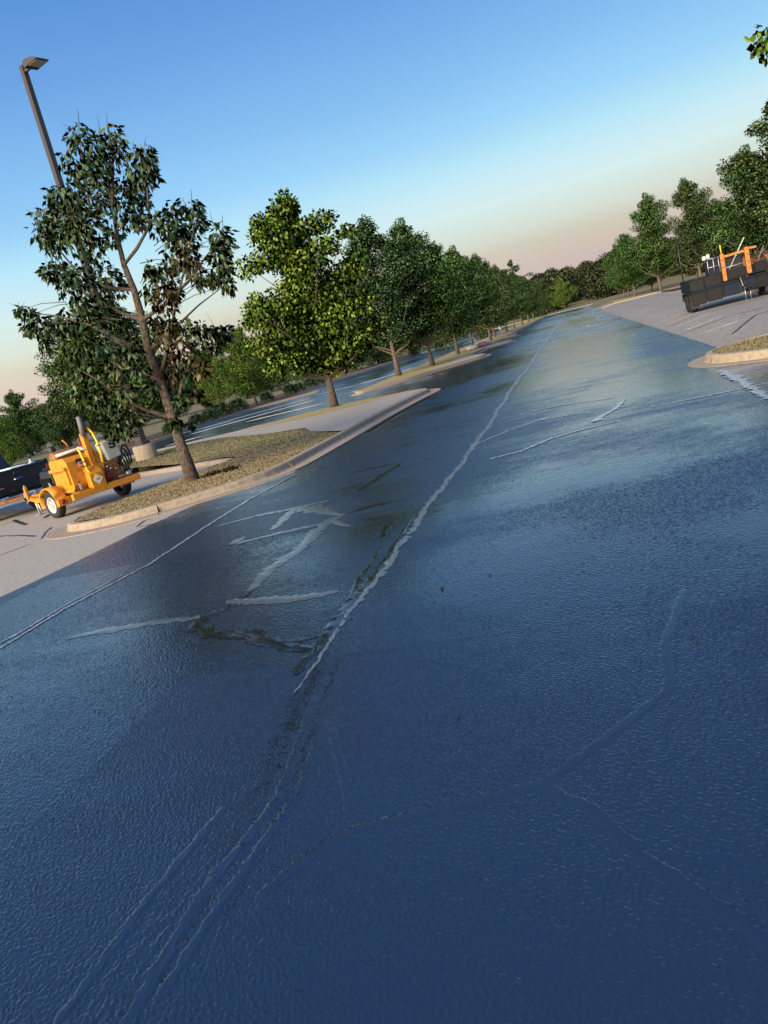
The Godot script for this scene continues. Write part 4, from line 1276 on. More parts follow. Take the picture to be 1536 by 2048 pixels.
# ---------- the crack-sealing trailer ----------
func sealing_trailer() -> void:
	var t := thing("crack_sealer_trailer", Vector3(-11.19, 0, -14.93), "yellow crack-sealing trailer with tank, hose mast and white wheels behind the pickup", "trailer")
	t.basis = Basis(Vector3(-0.908, 0, -0.418).normalized(), Vector3.UP, Vector3(0.418, 0, -0.908).normalized())
	var Y: Material = M["yellow_paint"]
	var G: Material = M["grimy_yellow"]
	for s in [-1.0, 1.0]:
		wheel(t, Vector3(0, 0.305, s * 0.84), 0.305, 0.19, s, M["rim_white"])
		var st := mb(true)
		var pts := []
		for k in 13:
			var a := deg_to_rad(-12.0 + 204.0 * k / 12)
			pts.append(Vector2(cos(a), sin(a)))
		for k in 12:
			for e in [[0.37, 1.0], [0.345, -1.0]]:
				var p: Vector2 = pts[k] * e[0]
				var q: Vector2 = pts[k + 1] * e[0]
				var z0: float = s * 0.72
				var z1: float = s * 0.98
				quad(st, Vector3(p.x, p.y + 0.33, z0), Vector3(q.x, q.y + 0.33, z0), Vector3(q.x, q.y + 0.33, z1), Vector3(p.x, p.y + 0.33, z1), Vector3(p.x + q.x, p.y + q.y, 0) * e[1])
			for zz in [s * 0.72, s * 0.98]:
				quad(st, Vector3(pts[k].x * 0.345, pts[k].y * 0.345 + 0.33, zz), Vector3(pts[k].x * 0.37, pts[k].y * 0.37 + 0.33, zz), Vector3(pts[k + 1].x * 0.37, pts[k + 1].y * 0.37 + 0.33, zz), Vector3(pts[k + 1].x * 0.345, pts[k + 1].y * 0.345 + 0.33, zz), Vector3(0, 0, signf(zz) * (1.0 if absf(zz) > 0.8 else -1.0)))
		part("fender", fin(st), Y, t)
		box("fender_bracket", Vector3(-0.36, 0.34, s * 0.8), Vector3(0.06, 0.16, 0.3), Y, t, 0.01)
		var tl := mb(true)
		lathe(tl, [Vector2(-0.02, 0.055), Vector2(0.012, 0.055), Vector2(0.02, 0.04), Vector2(0.022, 0.0)], 16, Basis(Vector3.BACK, PI / 2), Vector3(-0.395, 0.34, s * 0.84))
		part("tail_light", fin(tl), M["red_lens"], t)
	box("axle", Vector3(0, 0.305, 0), Vector3(0.07, 0.07, 1.5), M["black_steel"], t, 0.02)
	for s in [-1.0, 1.0]:
		box("frame_rail", Vector3(0.35, 0.39, s * 0.52), Vector3(2.3, 0.11, 0.09), Y, t, 0.01)
		var dir := Vector3(1.45, 0, -s * 0.5)
		box("tongue_rail", Vector3(2.15, 0.4, s * 0.28), Vector3(dir.length(), 0.1, 0.08), Y, t, 0.01, Basis(Vector3.UP, atan2(s * 0.5, 1.45)))
	box("deck", Vector3(0.4, 0.452, 0), Vector3(2.2, 0.014, 1.1), G, t, 0.003)
	box("rear_beam", Vector3(-0.8, 0.39, 0.02), Vector3(0.1, 0.13, 1.7), Y, t, 0.012)
	box("rear_step", Vector3(-0.66, 0.465, 0.1), Vector3(0.3, 0.02, 1.5), G, t, 0.004)
	box("coupler", Vector3(2.98, 0.43, 0), Vector3(0.3, 0.1, 0.11), M["black_steel"], t, 0.03)
	pipe("safety_chain", [Vector3(2.8, 0.36, -0.06), Vector3(2.95, 0.28, -0.08), Vector3(3.1, 0.33, -0.1)], 0.013, M["steel"], t, 6)
	# jacks
	box("jack_post", Vector3(2.3, 0.57, -0.3), Vector3(0.075, 0.32, 0.075), Y, t, 0.01)
	pipe("jack_handle", [Vector3(2.3, 0.72, -0.3), Vector3(2.3, 0.77, -0.3)], 0.018, M["steel"], t, 6)
	pipe("jack_leg", [Vector3(2.1, 0.42, -0.26), Vector3(2.06, 0.012, -0.26)], 0.028, M["galvanised"], t, 8)
	box("jack_foot", Vector3(2.06, 0.014, -0.26), Vector3(0.16, 0.02, 0.16), M["galvanised"], t, 0.004)
	pipe("stand_leg", [Vector3(1.5, 0.36, -0.5), Vector3(1.42, 0.1, -0.5)], 0.022, M["galvanised"], t, 8)
	# melter tank
	var tank := mb()
	prism(tank, v2([[-0.58, 0.462], [0.02, 0.462], [0.1, 0.6], [0.13, 1.16], [0.08, 1.22], [-0.52, 1.22], [-0.62, 1.12], [-0.66, 0.6]]), -0.62, 0.16)
	var tk := part("tank", fin(tank), Y, t)
	box("side_ledge", Vector3(-0.25, 1.0, -0.66), Vector3(0.66, 0.07, 0.1), Y, tk, 0.012)
	box("side_rib", Vector3(-0.52, 0.82, -0.645), Vector3(0.1, 0.34, 0.06), Y, tk, 0.01)
	box("lower_flange", Vector3(-0.28, 0.5, -0.64), Vector3(0.7, 0.05, 0.05), Y, tk, 0.01)
	box("vent_slot", Vector3(-0.645, 1.1, -0.32), Vector3(0.02, 0.09, 0.2), M["black_plastic"], tk, 0.004)
	box("warning_label", Vector3(-0.662, 1.02, -0.3), Vector3(0.012, 0.1, 0.16), M["pink_label"], tk, 0.002)
	box("warning_label_band", Vector3(-0.67, 1.035, -0.3), Vector3(0.006, 0.03, 0.11), M["dark_red"], tk, 0.001)
	for k in 9:
		var sp := mb(true)
		var c := Vector3(rng.randf_range(-0.55, 0.0), rng.randf_range(0.55, 0.95), -0.6215)
		lathe(sp, [Vector2(0.0, rng.randf_range(0.01, 0.022)), Vector2(0.004, 0.0)], 7, Basis(Vector3.RIGHT, -PI / 2), c)
		part("tar_spot", fin(sp), M["tar"], tk)
	for e in [[0.74, -0.12], [0.66, -0.5], [0.92, -0.42]]:
		box("tar_run", Vector3(-0.66, e[0], e[1]), Vector3(0.008, 0.06, 0.018), M["tar"], tk, 0.003)
	box("scraped_patch", Vector3(-0.664, 0.56, -0.5), Vector3(0.006, 0.13, 0.05), M["panel_white"], tk, 0.002)
	var lid := mb(true)
	lathe(lid, [Vector2(-0.4, 0.0), Vector2(-0.4, 0.12), Vector2(-0.38, 0.14), Vector2(0.38, 0.14), Vector2(0.4, 0.12), Vector2(0.4, 0.0)], 18, Basis(Vector3.RIGHT, PI / 2), Vector3(-0.05, 1.26, -0.2))
	part("tank_lid", fin(lid), G, tk)
	pipe("lid_lever", [Vector3(0.0, 1.36, -0.12), Vector3(0.0, 1.5, -0.14), Vector3(-0.02, 1.6, -0.22)], 0.018, Y, tk, 6)
	var gus := mb()
	prism(gus, v2([[-0.28, 1.22], [0.0, 1.22], [-0.2, 1.52]]), 0.06, 0.085)
	part("gusset", fin(gus), M["dark_red"], tk)
	# chute with diamond sign
	var ch := mb()
	prism(ch, v2([[-0.66, 0.44], [-0.86, 0.44], [-0.86, 0.76], [-0.66, 0.93]]), -0.32, 0.0)
	var chute := part("chute", fin(ch), Y, t)
	box("diamond_sign", Vector3(-0.868, 0.62, -0.16), Vector3(0.008, 0.17, 0.17), M["white_paint"], chute, 0.002, Basis(Vector3.RIGHT, PI / 4))
	box("diamond_mark", Vector3(-0.874, 0.62, -0.16), Vector3(0.006, 0.035, 0.1), Y, chute, 0.001)
	# pump cabinet, grimy
	var cab := box("pump_cabinet", Vector3(-0.42, 0.69, 0.36), Vector3(0.5, 0.44, 0.38), G, t, 0.02)
	var disc := mb(true)
	lathe(disc, [Vector2(-0.02, 0.1), Vector2(0.02, 0.1), Vector2(0.03, 0.085), Vector2(0.03, 0.0)], 22, Basis(Vector3.BACK, PI / 2), Vector3(-0.68, 0.6, 0.24))
	part("red_cover", fin(disc), M["dark_red"], cab)
	for e in [[0.74, 0.3, 0.03], [0.8, 0.22, 0.025], [0.7, 0.42, 0.022]]:
		var v := mb(true)
		lathe(v, [Vector2(-0.02, e[2]), Vector2(0.05, e[2]), Vector2(0.055, 0.0)], 12, Basis(Vector3.BACK, PI / 2), Vector3(-0.68, e[0], e[1]))
		part("valve", fin(v), M["steel"], cab)
	# hose mast
	box("mast", Vector3(-0.6, 1.24, -0.03), Vector3(0.12, 0.8, 0.12), Y, t, 0.012)
	box("mast_foot", Vector3(-0.6, 0.86, 0.04), Vector3(0.2, 0.14, 0.28), Y, t, 0.012, Basis(Vector3.RIGHT, 0.25))
	box("mast_brace", Vector3(-0.6, 1.12, 0.1), Vector3(0.06, 0.6, 0.05), Y, t, 0.01, Basis(Vector3.RIGHT, -0.3))
	pipe("hose_sleeve", [Vector3(-0.66, 1.58, -0.06), Vector3(-0.7, 1.78, -0.06), Vector3(-0.72, 2.0, -0.07)], [0.058, 0.06, 0.05], M["hose_grey"], t, 12)
	box("swivel_block", Vector3(-0.64, 1.8, 0.08), Vector3(0.14, 0.14, 0.13), M["kerb_concrete"], t, 0.02)
	pipe("yellow_hose", [Vector3(-0.68, 1.74, 0.06), Vector3(-0.74, 1.6, 0.12), Vector3(-0.78, 1.4, 0.14), Vector3(-0.8, 1.15, 0.13), Vector3(-0.78, 0.92, 0.12)], 0.03, M["hose_yellow"], t, 10)
	pipe("yellow_hose", [Vector3(-0.66, 1.34, -0.28), Vector3(-0.74, 1.26, -0.3), Vector3(-0.78, 1.08, -0.3), Vector3(-0.78, 0.86, -0.29), Vector3(-0.82, 0.74, -0.24), Vector3(-0.9, 0.7, -0.1)], 0.028, M["hose_yellow"], t, 10)
	for e in [[-0.775, 1.05, -0.3], [-0.78, 0.95, -0.3], [-0.79, 1.3, 0.14]]:
		box("hose_clamp", Vector3(e[0], e[1], e[2]), Vector3(0.075, 0.02, 0.075), M["black_plastic"], t, 0.006)
	pipe("white_pipe", [Vector3(-0.2, 1.3, -0.58), Vector3(-0.32, 1.33, -0.2), Vector3(-0.4, 1.33, 0.0)], 0.035, M["panel_white"], t, 10)
	pipe("burner_pipe", [Vector3(-0.5, 1.36, -0.2), Vector3(-0.62, 1.28, -0.08)], 0.03, M["panel_white"], t, 10)
	box("filter_housing", Vector3(0.0, 1.33, -0.5), Vector3(0.16, 0.12, 0.16), M["black_plastic"], t, 0.03)
	box("intake_cap", Vector3(0.02, 1.46, -0.5), Vector3(0.14, 0.15, 0.14), M["black_plastic"], t, 0.03, Basis(Vector3.UP, 0.4))
	pipe("intake_neck", [Vector3(0.05, 1.38, -0.52), Vector3(0.05, 1.22, -0.5)], 0.045, M["black_plastic"], t, 10)
	# control cabinet and hoses at the far side
	var cc := box("control_cabinet", Vector3(-0.5, 1.14, 0.5), Vector3(0.3, 0.42, 0.36), M["panel_white"], t, 0.02, Basis(Vector3.RIGHT, -0.12))
	box("cabinet_lid", Vector3(-0.52, 1.39, 0.45), Vector3(0.4, 0.025, 0.42), M["chrome"], cc, 0.006, Basis(Vector3.RIGHT, 0.5) * Basis(Vector3.BACK, 0.25))
	box("switch_panel", Vector3(-0.654, 1.22, 0.53), Vector3(0.01, 0.12, 0.16), M["black_plastic"], cc, 0.003)
	for k in 3:
		box("switch", Vector3(-0.662, 1.22, 0.48 + k * 0.05), Vector3(0.012, 0.035, 0.018), M["white_paint"], cc, 0.002)
	for k in 5:
		var pts := []
		for q in 10:
			var a := PI * q / 9.0
			pts.append(Vector3(-0.55 - 0.12 * sin(a) + 0.03 * k, 0.5 + 0.05 * k + (0.34 + 0.03 * k) * sin(a), 0.56 + 0.06 * k - 0.14 * cos(a) + 0.02 * k))
		pipe("black_hose", pts, 0.02, M["black_plastic"], t, 8)
	pipe("spray_wand", [Vector3(-0.74, 0.5, 0.4), Vector3(-0.76, 0.52, 0.62), Vector3(-0.76, 0.6, 0.78)], 0.02, M["steel"], t, 8)
	box("hose_valve", Vector3(-0.74, 0.53, 0.66), Vector3(0.1, 0.08, 0.12), M["galvanised"], t, 0.02)
	# engine ahead of the tank
	var en := box("engine", Vector3(0.72, 0.84, -0.25), Vector3(0.5, 0.36, 0.52), M["black_plastic"], t, 0.04)
	box("engine_shroud", Vector3(0.72, 1.05, -0.3), Vector3(0.36, 0.08, 0.3), M["black_steel"], en, 0.03)
	for k in 7:
		box("cooling_fin", Vector3(0.5 + k * 0.065, 0.75, -0.525), Vector3(0.02, 0.22, 0.05), M["black_steel"], en, 0.004)
	box("engine_mount", Vector3(0.72, 0.56, -0.25), Vector3(0.6, 0.2, 0.4), M["steel"], t, 0.03)
	pipe("exhaust", [Vector3(0.6, 0.75, -0.5), Vector3(0.45, 0.65, -0.58), Vector3(0.6, 0.58, -0.6), Vector3(0.85, 0.6, -0.58)], 0.04, M["galvanised"], t, 8)

# ---------- the pickup ----------
func pickup() -> void:
	var t := thing("pickup_truck", Vector3(-11.19, 0, -14.93) + Vector3(-0.908, 0, -0.418) * 3.12, "dark pickup truck with oval tailgate badge and chrome bumper towing the yellow trailer", "pickup")
	t.basis = Basis(Vector3(-0.908, 0, -0.418).normalized(), Vector3.UP, Vector3(0.418, 0, -0.908).normalized())
	var P: Material = M["truck_paint"]
	# lower body: x forward from the tailgate
	var sp := [[0.0, 0.52], [0.62, 0.52]]
	for k in 9:
		var a := PI - PI * k / 8.0
		sp.append([1.02 + cos(a) * 0.42, 0.46 + maxf(0.06, sin(a) * 0.44)])
	sp.append_array([[1.46, 0.42], [3.85, 0.42]])
	for k in 9:
		var a := PI - PI * k / 8.0
		sp.append([4.3 + cos(a) * 0.42, 0.46 + maxf(0.06, sin(a) * 0.44)])
	sp.append_array([[4.75, 0.45], [5.15, 0.5], [5.2, 0.9], [5.1, 1.06], [3.9, 1.14], [3.75, 1.2], [1.86, 1.2], [1.86, 0.66], [0.06, 0.66], [0.06, 0.6], [0.0, 0.58]])
	var lower := mb()
	prism(lower, v2(sp), -0.83, 0.83)
	part("body", fin(lower), P, t)
	for s in [-1.0, 1.0]:
		var side := mb()
		prism(side, v2([[0.02, 0.66], [1.87, 0.66], [1.87, 1.21], [0.02, 1.21]]), s * 0.845 - 0.045, s * 0.845 + 0.045)
		part("bed_side", fin(side), P, t)
		box("bed_rail_cap", Vector3(0.94, 1.225, s * 0.845), Vector3(1.84, 0.03, 0.11), M["black_plastic"], t, 0.01)
		box("tail_light", Vector3(-0.01, 0.94, s * 0.84), Vector3(0.07, 0.34, 0.11), M["red_lens"], t, 0.015)
		var flare := mb(true)
		for k in 10:
			var a := PI * k / 10.0
			var b := PI * (k + 1) / 10.0
			for r in [[0.42, 0.48]]:
				quad(flare, Vector3(1.02 + cos(a) * r[0], 0.46 + sin(a) * r[0], s * 0.895), Vector3(1.02 + cos(b) * r[0], 0.46 + sin(b) * r[0], s * 0.895), Vector3(1.02 + cos(b) * r[1], 0.46 + sin(b) * r[1], s * 0.893), Vector3(1.02 + cos(a) * r[1], 0.46 + sin(a) * r[1], s * 0.893), Vector3(0, 0, s))
		part("wheel_arch", fin(flare), M["black_plastic"], t)
		wheel(t, Vector3(1.02, 0.36, s * 0.74), 0.36, 0.23, s, M["steel"])
		wheel(t, Vector3(4.3, 0.36, s * 0.74), 0.36, 0.23, s, M["steel"])
	# tailgate
	var tg := mb()
	prism(tg, v2([[0.05, 0.6], [0.0, 0.62], [-0.02, 0.9], [-0.02, 1.1], [-0.035, 1.19], [0.0, 1.215], [0.06, 1.2]]), -0.78, 0.78)
	var gate := part("tailgate", fin(tg), P, t)
	var ov := mb(true)
	var ob := mb(true)
	for q in [[ov, 0.115, 0.045, 0.0], [ob, 0.1, 0.034, 0.006]]:
		for k in 24:
			var a := TAU * k / 24
			var b := TAU * (k + 1) / 24
			var x0: float = -0.026 - q[3]
			tri(q[0], Vector3(x0 - 0.006, 0.94, 0), Vector3(x0 - 0.004, 0.94 + sin(a) * q[2], cos(a) * q[1]), Vector3(x0 - 0.004, 0.94 + sin(b) * q[2], cos(b) * q[1]), Vector3(-1, 0, 0))
			quad(q[0], Vector3(x0 + 0.02, 0.94 + sin(a) * q[2], cos(a) * q[1]), Vector3(x0 + 0.02, 0.94 + sin(b) * q[2], cos(b) * q[1]), Vector3(x0 - 0.004, 0.94 + sin(b) * q[2], cos(b) * q[1]), Vector3(x0 - 0.004, 0.94 + sin(a) * q[2], cos(a) * q[1]), Vector3(0, sin(a), cos(a)))
	var badge := part("oval_badge", fin(ov), M["chrome"], gate)
	badge.set_meta("label", "small chrome-rimmed oval badge")
	part("badge_field", fin(ob), M["badge_blue"], gate)
	box("tailgate_handle", Vector3(-0.035, 1.1, 0), Vector3(0.03, 0.07, 0.2), M["black_plastic"], gate, 0.01)
	box("tailgate_lettering_strip", Vector3(-0.024, 0.8, -0.5), Vector3(0.006, 0.03, 0.14), M["chrome"], gate, 0.002)
	var bp := box("rear_bumper", Vector3(-0.1, 0.5, 0), Vector3(0.16, 0.17, 1.62), M["chrome"], t, 0.04)
	box("bumper_step", Vector3(-0.1, 0.59, 0), Vector3(0.14, 0.012, 0.9), M["black_plastic"], bp, 0.004)
	var pl := box("number_plate", Vector3(-0.19, 0.5, 0.06), Vector3(0.012, 0.13, 0.3), M["plate_white"], t, 0.003)
	for k in 6:
		box("plate_character", Vector3(-0.198, 0.5, -0.04 + k * 0.038), Vector3(0.004, 0.055, 0.02), M["badge_blue"], pl, 0.001)
	box("hitch", Vector3(-0.14, 0.38, 0), Vector3(0.3, 0.06, 0.06), M["black_steel"], t, 0.01)
	# cab
	var roof := 1.72
	var low := [Vector3(1.9, 1.19, 0.8), Vector3(3.75, 1.19, 0.8)]
	var top := [Vector3(2.06, roof, 0.64), Vector3(3.05, roof, 0.64)]
	var cabm := mb()
	for s in [-1.0, 1.0]:
		var m := Vector3(1, 1, s)
		quad(cabm, low[0] * m, low[1] * m, top[1] * m, top[0] * m, Vector3(0, 0.2, s))
		var g := mb()
		quad(g, low[0].lerp(top[0], 0.12).lerp(low[1].lerp(top[1], 0.12), 0.08) * m + Vector3(0, 0, 0.006 * s), low[1].lerp(top[1], 0.12).lerp(low[0].lerp(top[0], 0.12), 0.12) * m + Vector3(0, 0, 0.006 * s), top[1].lerp(low[1], 0.14).lerp(top[0], 0.1) * m + Vector3(0, 0, 0.006 * s), top[0].lerp(low[0], 0.14).lerp(top[1], 0.08) * m + Vector3(0, 0, 0.006 * s), Vector3(0, 0.2, s))
		part("side_window", fin(g), M["dark_glass"], t)
	var n := Vector3(1, 1, -1)
	quad(cabm, low[0], low[0] * n, top[0] * n, top[0], Vector3(-1, 0.3, 0))
	quad(cabm, low[1], low[1] * n, top[1] * n, top[1], Vector3(1, 1, 0))
	quad(cabm, top[0], top[1], top[1] * n, top[0] * n, Vector3.UP)
	part("cab", fin(cabm), P, t)
	for e in [[0, -1.0], [1, 1.0]]:
		var g := mb()
		var o := Vector3(0.006 * e[1], 0.003, 0)
		var a: Vector3 = low[e[0]].lerp(top[e[0]], 0.14)
		var b: Vector3 = low[e[0]].lerp(top[e[0]], 0.88)
		var w := Vector3(1, 1, 0.86)
		quad(g, a * w + o, a * w * n + o, b * w * n + o, b * w + o, Vector3(e[1], 0.4, 0))
		part("rear_window" if e[0] == 0 else "windscreen", fin(g), M["dark_glass"], t)
	for s in [-1.0, 1.0]:
		box("door_mirror", Vector3(3.3, 1.28, s * 0.98), Vector3(0.12, 0.18, 0.2), M["black_plastic"], t, 0.03)
	# what lies in the bed
	var crate := thing("tool_crate", t.position + t.basis * Vector3(0.5, 0.66, 0.2), "white-topped tool crate lying in the pickup's bed", "crate")
	crate.basis = t.basis
	box("crate_body", Vector3(0, 0.26, 0), Vector3(0.6, 0.52, 0.4), M["panel_white"], crate, 0.02)
	box("crate_lid", Vector3(0, 0.55, 0), Vector3(0.64, 0.05, 0.44), M["white_paint"], crate, 0.015)
	var can := thing("metal_canister", t.position + t.basis * Vector3(0.35, 0.66, 0.62), "grey metal canister standing in the pickup's bed", "canister")
	var cm := mb(true)
	lathe(cm, [Vector2(0, 0.0), Vector2(0, 0.13), Vector2(0.5, 0.13), Vector2(0.56, 0.1), Vector2(0.6, 0.04), Vector2(0.66, 0.04), Vector2(0.66, 0.0)], 18)
	part("canister_body", fin(cm), M["galvanised"], can)
	box("canister_handle", Vector3(0, 0.7, 0), Vector3(0.03, 0.03, 0.12), M["black_plastic"], can, 0.008)

# ---------- the black equipment trailer ----------
func equipment_trailer() -> void:
	var t := thing("equipment_trailer", Vector3(4.1, 0.22, -31.9), "black equipment trailer with orange upright frame standing on the concrete lot", "trailer")
	var K: Material = M["black_steel"]
	var N: Material = M["navy_steel"]
	var Or: Material = M["orange_paint"]
	for s in [[0.06, -1.0], [2.62, 1.0]]:
		for d in [0.0, -0.85]:
			var w := Node3D.new()
			w.name = "axle_end"
			t.add_child(w, true)
			w.rotation.y = PI / 2
			w.position = Vector3(s[0], 0, d)
			wheel(w, Vector3(0, 0.35, 0), 0.35, 0.26, s[1], M["black_steel"], 6)
		var st := mb()
		prism(st, v2([[0.5, 0.42], [0.5, 0.62], [0.36, 0.72], [-1.25, 0.72], [-1.4, 0.62], [-1.4, 0.42], [-1.36, 0.42], [-1.36, 0.6], [-1.22, 0.68], [0.34, 0.68], [0.46, 0.6], [0.46, 0.42]]), -0.17, 0.17, Transform3D(Basis(Vector3.UP, -PI / 2), Vector3(s[0], 0, 0)))
		part("fender", fin(st), K, t)
		box("mud_flap", Vector3(s[0], 0.38, 0.49), Vector3(0.3, 0.5, 0.015), M["rubber"], t, 0.004)
	# lower body panels, each with its own plate
	for e in [[0.23, 0.5, 0.24, 0.7, K], [0.78, 0.52, 0.26, 0.74, K], [1.35, 0.58, 0.3, 0.8, N], [1.92, 0.52, 0.32, 0.82, N], [2.4, 0.42, 0.34, 0.84, K]]:
		box("lower_panel", Vector3(e[0], (e[2] + e[3]) * 0.5, 0.5), Vector3(e[1], e[3] - e[2], 0.05), e[4], t, 0.012)
	for e in [[0.23, 0.5, 0.76, 1.13, K], [0.79, 0.58, 0.78, 1.16, K], [1.64, 1.1, 0.86, 1.2, K], [2.44, 0.46, 0.88, 1.26, K]]:
		box("upper_panel", Vector3(e[0], (e[2] + e[3]) * 0.5, 0.42), Vector3(e[1], e[3] - e[2], 0.06), e[4], t, 0.012)
	box("ledge", Vector3(1.32, 0.75, 0.47), Vector3(2.76, 0.035, 0.2), K, t, 0.008, Basis(Vector3.BACK, 0.04))
	for x in [0.0, 0.5, 1.06, 1.62, 2.18, 2.66]:
		box("panel_rib", Vector3(x, 0.52 + x * 0.03, 0.535), Vector3(0.045, 0.44, 0.03), K, t, 0.006)
	box("bed_floor", Vector3(1.33, 0.7, -1.2), Vector3(2.4, 0.06, 3.2), K, t, 0.01)
	for s in [0.08, 2.6]:
		box("bed_side", Vector3(s, 0.95, -1.2), Vector3(0.05, 0.46, 3.2), K, t, 0.01)
	box("tail_board", Vector3(1.33, 0.95, -2.8), Vector3(2.4, 0.46, 0.05), K, t, 0.01)
	# orange goal-post frame
	for e in [[1.2, 0.13, 0.86, 1.82], [2.03, 0.15, 0.92, 1.85]]:
		box("upright", Vector3(e[0], (e[2] + e[3]) * 0.5, 0.5), Vector3(e[1], e[3] - e[2], 0.1), Or, t, 0.012)
		for y in [1.1, 1.35, 1.6]:
			box("bolt_plate", Vector3(e[0], y, 0.553), Vector3(0.04, 0.05, 0.012), M["dark_red"], t, 0.003)
	box("cross_bar", Vector3(1.61, 1.72, 0.49), Vector3(0.7, 0.09, 0.08), Or, t, 0.012, Basis(Vector3.BACK, 0.03))
	box("bar_end", Vector3(2.24, 1.78, 0.44), Vector3(0.26, 0.08, 0.08), Or, t, 0.012, Basis(Vector3.BACK, -0.05))
	pipe("rod", [Vector3(1.2, 1.8, 0.5), Vector3(1.19, 2.14, 0.5)], 0.022, M["hose_yellow"], t, 8)
	# cage and machinery behind the frame
	for x in [0.72, 0.92, 1.1]:
		pipe("cage_bar", [Vector3(x, 1.14, 0.3), Vector3(x, 1.76, 0.3)], 0.018, M["steel"], t, 6)
	for y in [1.45, 1.75]:
		pipe("cage_rail", [Vector3(0.7, y, 0.3), Vector3(1.2, y + 0.02, 0.3)], 0.016, M["steel"], t, 6)
	pipe("guard_rail", [Vector3(1.2, 1.3, 0.36), Vector3(2.0, 1.34, 0.36)], 0.016, M["galvanised"], t, 6)
	box("machine_housing", Vector3(0.92, 1.4, -0.1), Vector3(0.44, 0.62, 0.6), N, t, 0.03)
	box("hopper", Vector3(1.62, 1.36, -0.3), Vector3(0.66, 0.56, 0.7), M["black_plastic"], t, 0.05)
	for e in [[0.62, 1.83], [0.76, 1.86]]:
		box("work_light", Vector3(e[0], e[1], 0.34), Vector3(0.11, 0.14, 0.07), M["white_paint"], t, 0.012)
	box("light_bracket", Vector3(0.69, 1.74, 0.3), Vector3(0.28, 0.03, 0.04), K, t, 0.006)
	pipe("handle", [Vector3(0.26, 1.14, 0.4), Vector3(0.3, 1.2, 0.38), Vector3(0.4, 1.16, 0.36)], 0.014, M["black_plastic"], t, 6)
	# jack and drawbar, towards the lane
	box("drawbar", Vector3(1.78, 0.5, 0.9), Vector3(0.12, 0.12, 0.8), K, t, 0.012)
	pipe("hydraulic_line", [Vector3(1.68, 0.86, 0.56), Vector3(1.72, 0.6, 0.62), Vector3(1.74, 0.4, 0.75)], 0.012, M["galvanised"], t, 6)
	for e in [[1.7, 1.0], [1.86, 1.04]]:
		pipe("jack_leg", [Vector3(e[0], 0.5, e[1]), Vector3(e[0], 0.02, e[1])], 0.028, M["steel"], t, 8)
		box("jack_foot", Vector3(e[0], 0.012, e[1]), Vector3(0.14, 0.02, 0.14), M["steel"], t, 0.004)
	var loop := []
	for k in 9:
		var a := TAU * k / 8.0
		loop.append(Vector3(1.78 + cos(a) * 0.1, 0.42 + sin(a) * 0.1, 1.12))
	pipe("coiled_chain", loop, 0.022, M["black_plastic"], t, 6)
	pipe("silver_drum", [Vector3(1.9, 0.3, 0.1), Vector3(2.3, 0.3, 0.1)], 0.13, M["galvanised"], t, 16)
	# long tools leaning in the bed
	for e in [[Vector3(1.43, 1.22, 0.2), Vector3(2.1, 2.2, 0.05), "sack", 0.018], [Vector3(2.35, 1.1, 0.0), Vector3(2.75, 1.75, -0.2), "hose_grey", 0.022]]:
		var a: Vector3 = e[0] + t.position
		var b: Vector3 = e[1] + t.position
		var long := thing("long_handled_tool", a, "pale long-handled tool leaning through the orange frame" if e[2] == "sack" else "grey pole leaning over the trailer's far side board", "tool")
		pipe("handle", [Vector3.ZERO, b - a], e[3], M[e[2]], long, 8)
		box("tool_head", Vector3(0, -0.03, 0), Vector3(0.22, 0.06, 0.03), M["black_plastic"], long, 0.01)

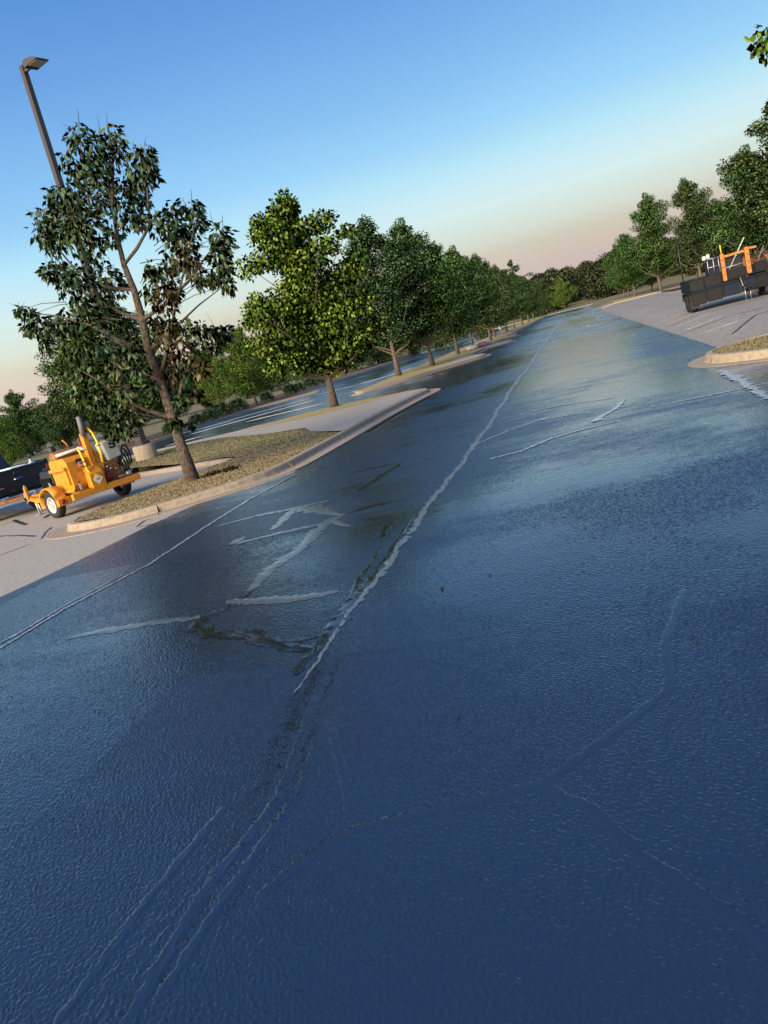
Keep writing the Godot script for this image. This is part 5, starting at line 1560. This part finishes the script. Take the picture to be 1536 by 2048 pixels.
# ---------- smaller things ----------
func small_things() -> void:
	lamp_post(Vector3(-13.88, 0.26, -21.87), 11.9, 0.36, 0.5, -0.35, "dark square lamp post on a round concrete base on the turf")
	lamp_post(Vector3(-15.2, -0.05, -160), 14.2, 0.3, 0.7, PI, "distant lamp post rising above the far trees at the lane's end")
	var bp := thing("slim_post", Vector3(10.9, 0.3, -88), "slim black post at the edge of the planted strip", "post")
	pipe("shaft", [Vector3(0, -0.05, 0), Vector3(0, 4.6, 0)], [0.07, 0.045], M["black_plastic"], bp, 8)
	box("post_cap", Vector3(0, 4.62, 0), Vector3(0.12, 0.05, 0.12), M["black_plastic"], bp, 0.01)
	# sacks on the median
	var sg := "white sacks heaped on the median"
	for e in [[-7.9, -58.6, 0.9, 0.2, "large white sack lying first in the heap on the median", "sack"], [-7.25, -59.8, 1.0, 0.8, "folded pinkish sack in the heap on the median", "rag"], [-7.6, -61.0, 1.1, 0.4, "white sack lying behind the folded pinkish one", "sack"], [-7.0, -61.6, 0.8, 1.5, "small white sack at the lane end of the heap", "sack"]]:
		var s := thing("sack", Vector3(e[0], 0.13, e[1]), e[4], "sack", sg)
		s.rotation.y = e[3]
		var st := mb(true)
		var L: float = e[2]
		for side in [0]:
			var n := 12
			var grid := []
			for i in n + 1:
				var row := []
				var u := float(i) / n
				for j in 13:
					var a := TAU * j / 12.0
					var fat := pow(sin(PI * clampf(u, 0.02, 0.98)), 0.35)
					var w := 0.32 * fat * (1.0 + 0.12 * sin(a * 3.0 + u * 7.0))
					row.append(Vector3((u - 0.5) * L, maxf(0.0, 0.17 + sin(a) * 0.2 * fat + 0.02 * sin(u * 19.0)), cos(a) * w))
				grid.append(row)
			for i in n:
				for j in 12:
					quad(st, grid[i][j], grid[i + 1][j], grid[i + 1][j + 1], grid[i][j + 1], Vector3(0, grid[i][j].y - 0.17, grid[i][j].z) + Vector3(0, 0.001, 0))
		part("bag", fin(st), M[e[5]], s)
		pipe("tie", [Vector3(L * 0.44, 0.17, -0.05), Vector3(L * 0.46, 0.19, 0.05)], 0.03, M["rag"], s, 6)
	# dark litter at the tree's foot
	var lt := thing("mulch_heap", Vector3(-7.85, 0.11, -14.75), "dark clump of leaf litter beside the sparse tree's trunk", "litter")
	var r := RandomNumberGenerator.new()
	r.seed = 31
	var cl := []
	for k in 12:
		cl.append([Vector3(r.randf_range(-0.35, 0.45), 0.02, r.randf_range(-0.15, 0.15)), Vector3(0.12, 0.03, 0.1), 30])
	part("litter", leaf_mesh(r, cl, 0.08, 0.02, 0.0, [Color(0.02, 0.014, 0.01), Color(0.05, 0.035, 0.022), Color(0.09, 0.06, 0.035)], 0.2), M["leaves"], lt)
	# orange machine and brick building far behind the lot
	var om := thing("compact_roller", Vector3(12.3, 0.22, -62), "small orange machine with two round drums beyond the lot", "machine")
	om.rotation.y = 0.5
	var body := mb()
	prism(body, v2([[-0.9, 0.55], [0.9, 0.55], [0.9, 1.1], [0.5, 1.5], [-0.2, 1.55], [-0.9, 1.2]]), -0.5, 0.5)
	part("machine_body", fin(body), M["orange_paint"], om)
	for x in [-0.75, 0.75]:
		var d := mb(true)
		lathe(d, [Vector2(-0.55, 0.0), Vector2(-0.55, 0.4), Vector2(0.55, 0.4), Vector2(0.55, 0.0)], 26, Basis(Vector3.RIGHT, PI / 2), Vector3(x, 0.4, 0))
		part("drum", fin(d), M["kerb_concrete"], om)
		box("drum_yoke", Vector3(x, 0.62, 0.62), Vector3(0.2, 0.5, 0.06), M["orange_paint"], om, 0.02)
	for z in [-0.45, 0.45]:
		pipe("roll_bar", [Vector3(-0.3, 1.5, z), Vector3(-0.35, 2.1, z)], 0.03, M["black_steel"], om, 8)
	pipe("roll_bar_top", [Vector3(-0.35, 2.1, -0.45), Vector3(-0.35, 2.1, 0.45)], 0.03, M["black_steel"], om, 8)
	box("seat", Vector3(-0.2, 1.62, 0), Vector3(0.4, 0.12, 0.45), M["black_plastic"], om, 0.03)
	brick_building()

func brick_building() -> void:
	var t := thing("brick_building", Vector3(46, 0.15, -150), "salmon brick building glimpsed between the trees behind the lot", "building")
	box("wall", Vector3(0, 5.2, 0), Vector3(44, 10.4, 16), M["brick_wall"], t, 0.05)
	box("parapet", Vector3(0, 10.65, 0), Vector3(44.6, 0.5, 16.6), M["concrete"], t, 0.05)
	box("plinth", Vector3(0, 0.3, 0), Vector3(44.3, 0.6, 16.3), M["concrete"], t, 0.05)
	for row in 2:
		for k in 9:
			var c := Vector3(-19.0 + k * 4.7, 2.8 + row * 4.4, 8.02)
			var f := box("window", c, Vector3(1.9, 2.1, 0.1), M["white_paint"], t, 0.02)
			box("pane", c + Vector3(0, 0, 0.045), Vector3(1.6, 1.8, 0.06), M["window_glass"], f, 0.01)
			box("sill", c + Vector3(0, -1.12, 0.1), Vector3(2.1, 0.12, 0.24), M["concrete"], f, 0.02)

func _ready() -> void:
	rng.seed = 2024
	camera_and_light()
	make_materials()
	ground()
	trees()
	sealing_trailer()
	pickup()
	equipment_trailer()
	small_things()
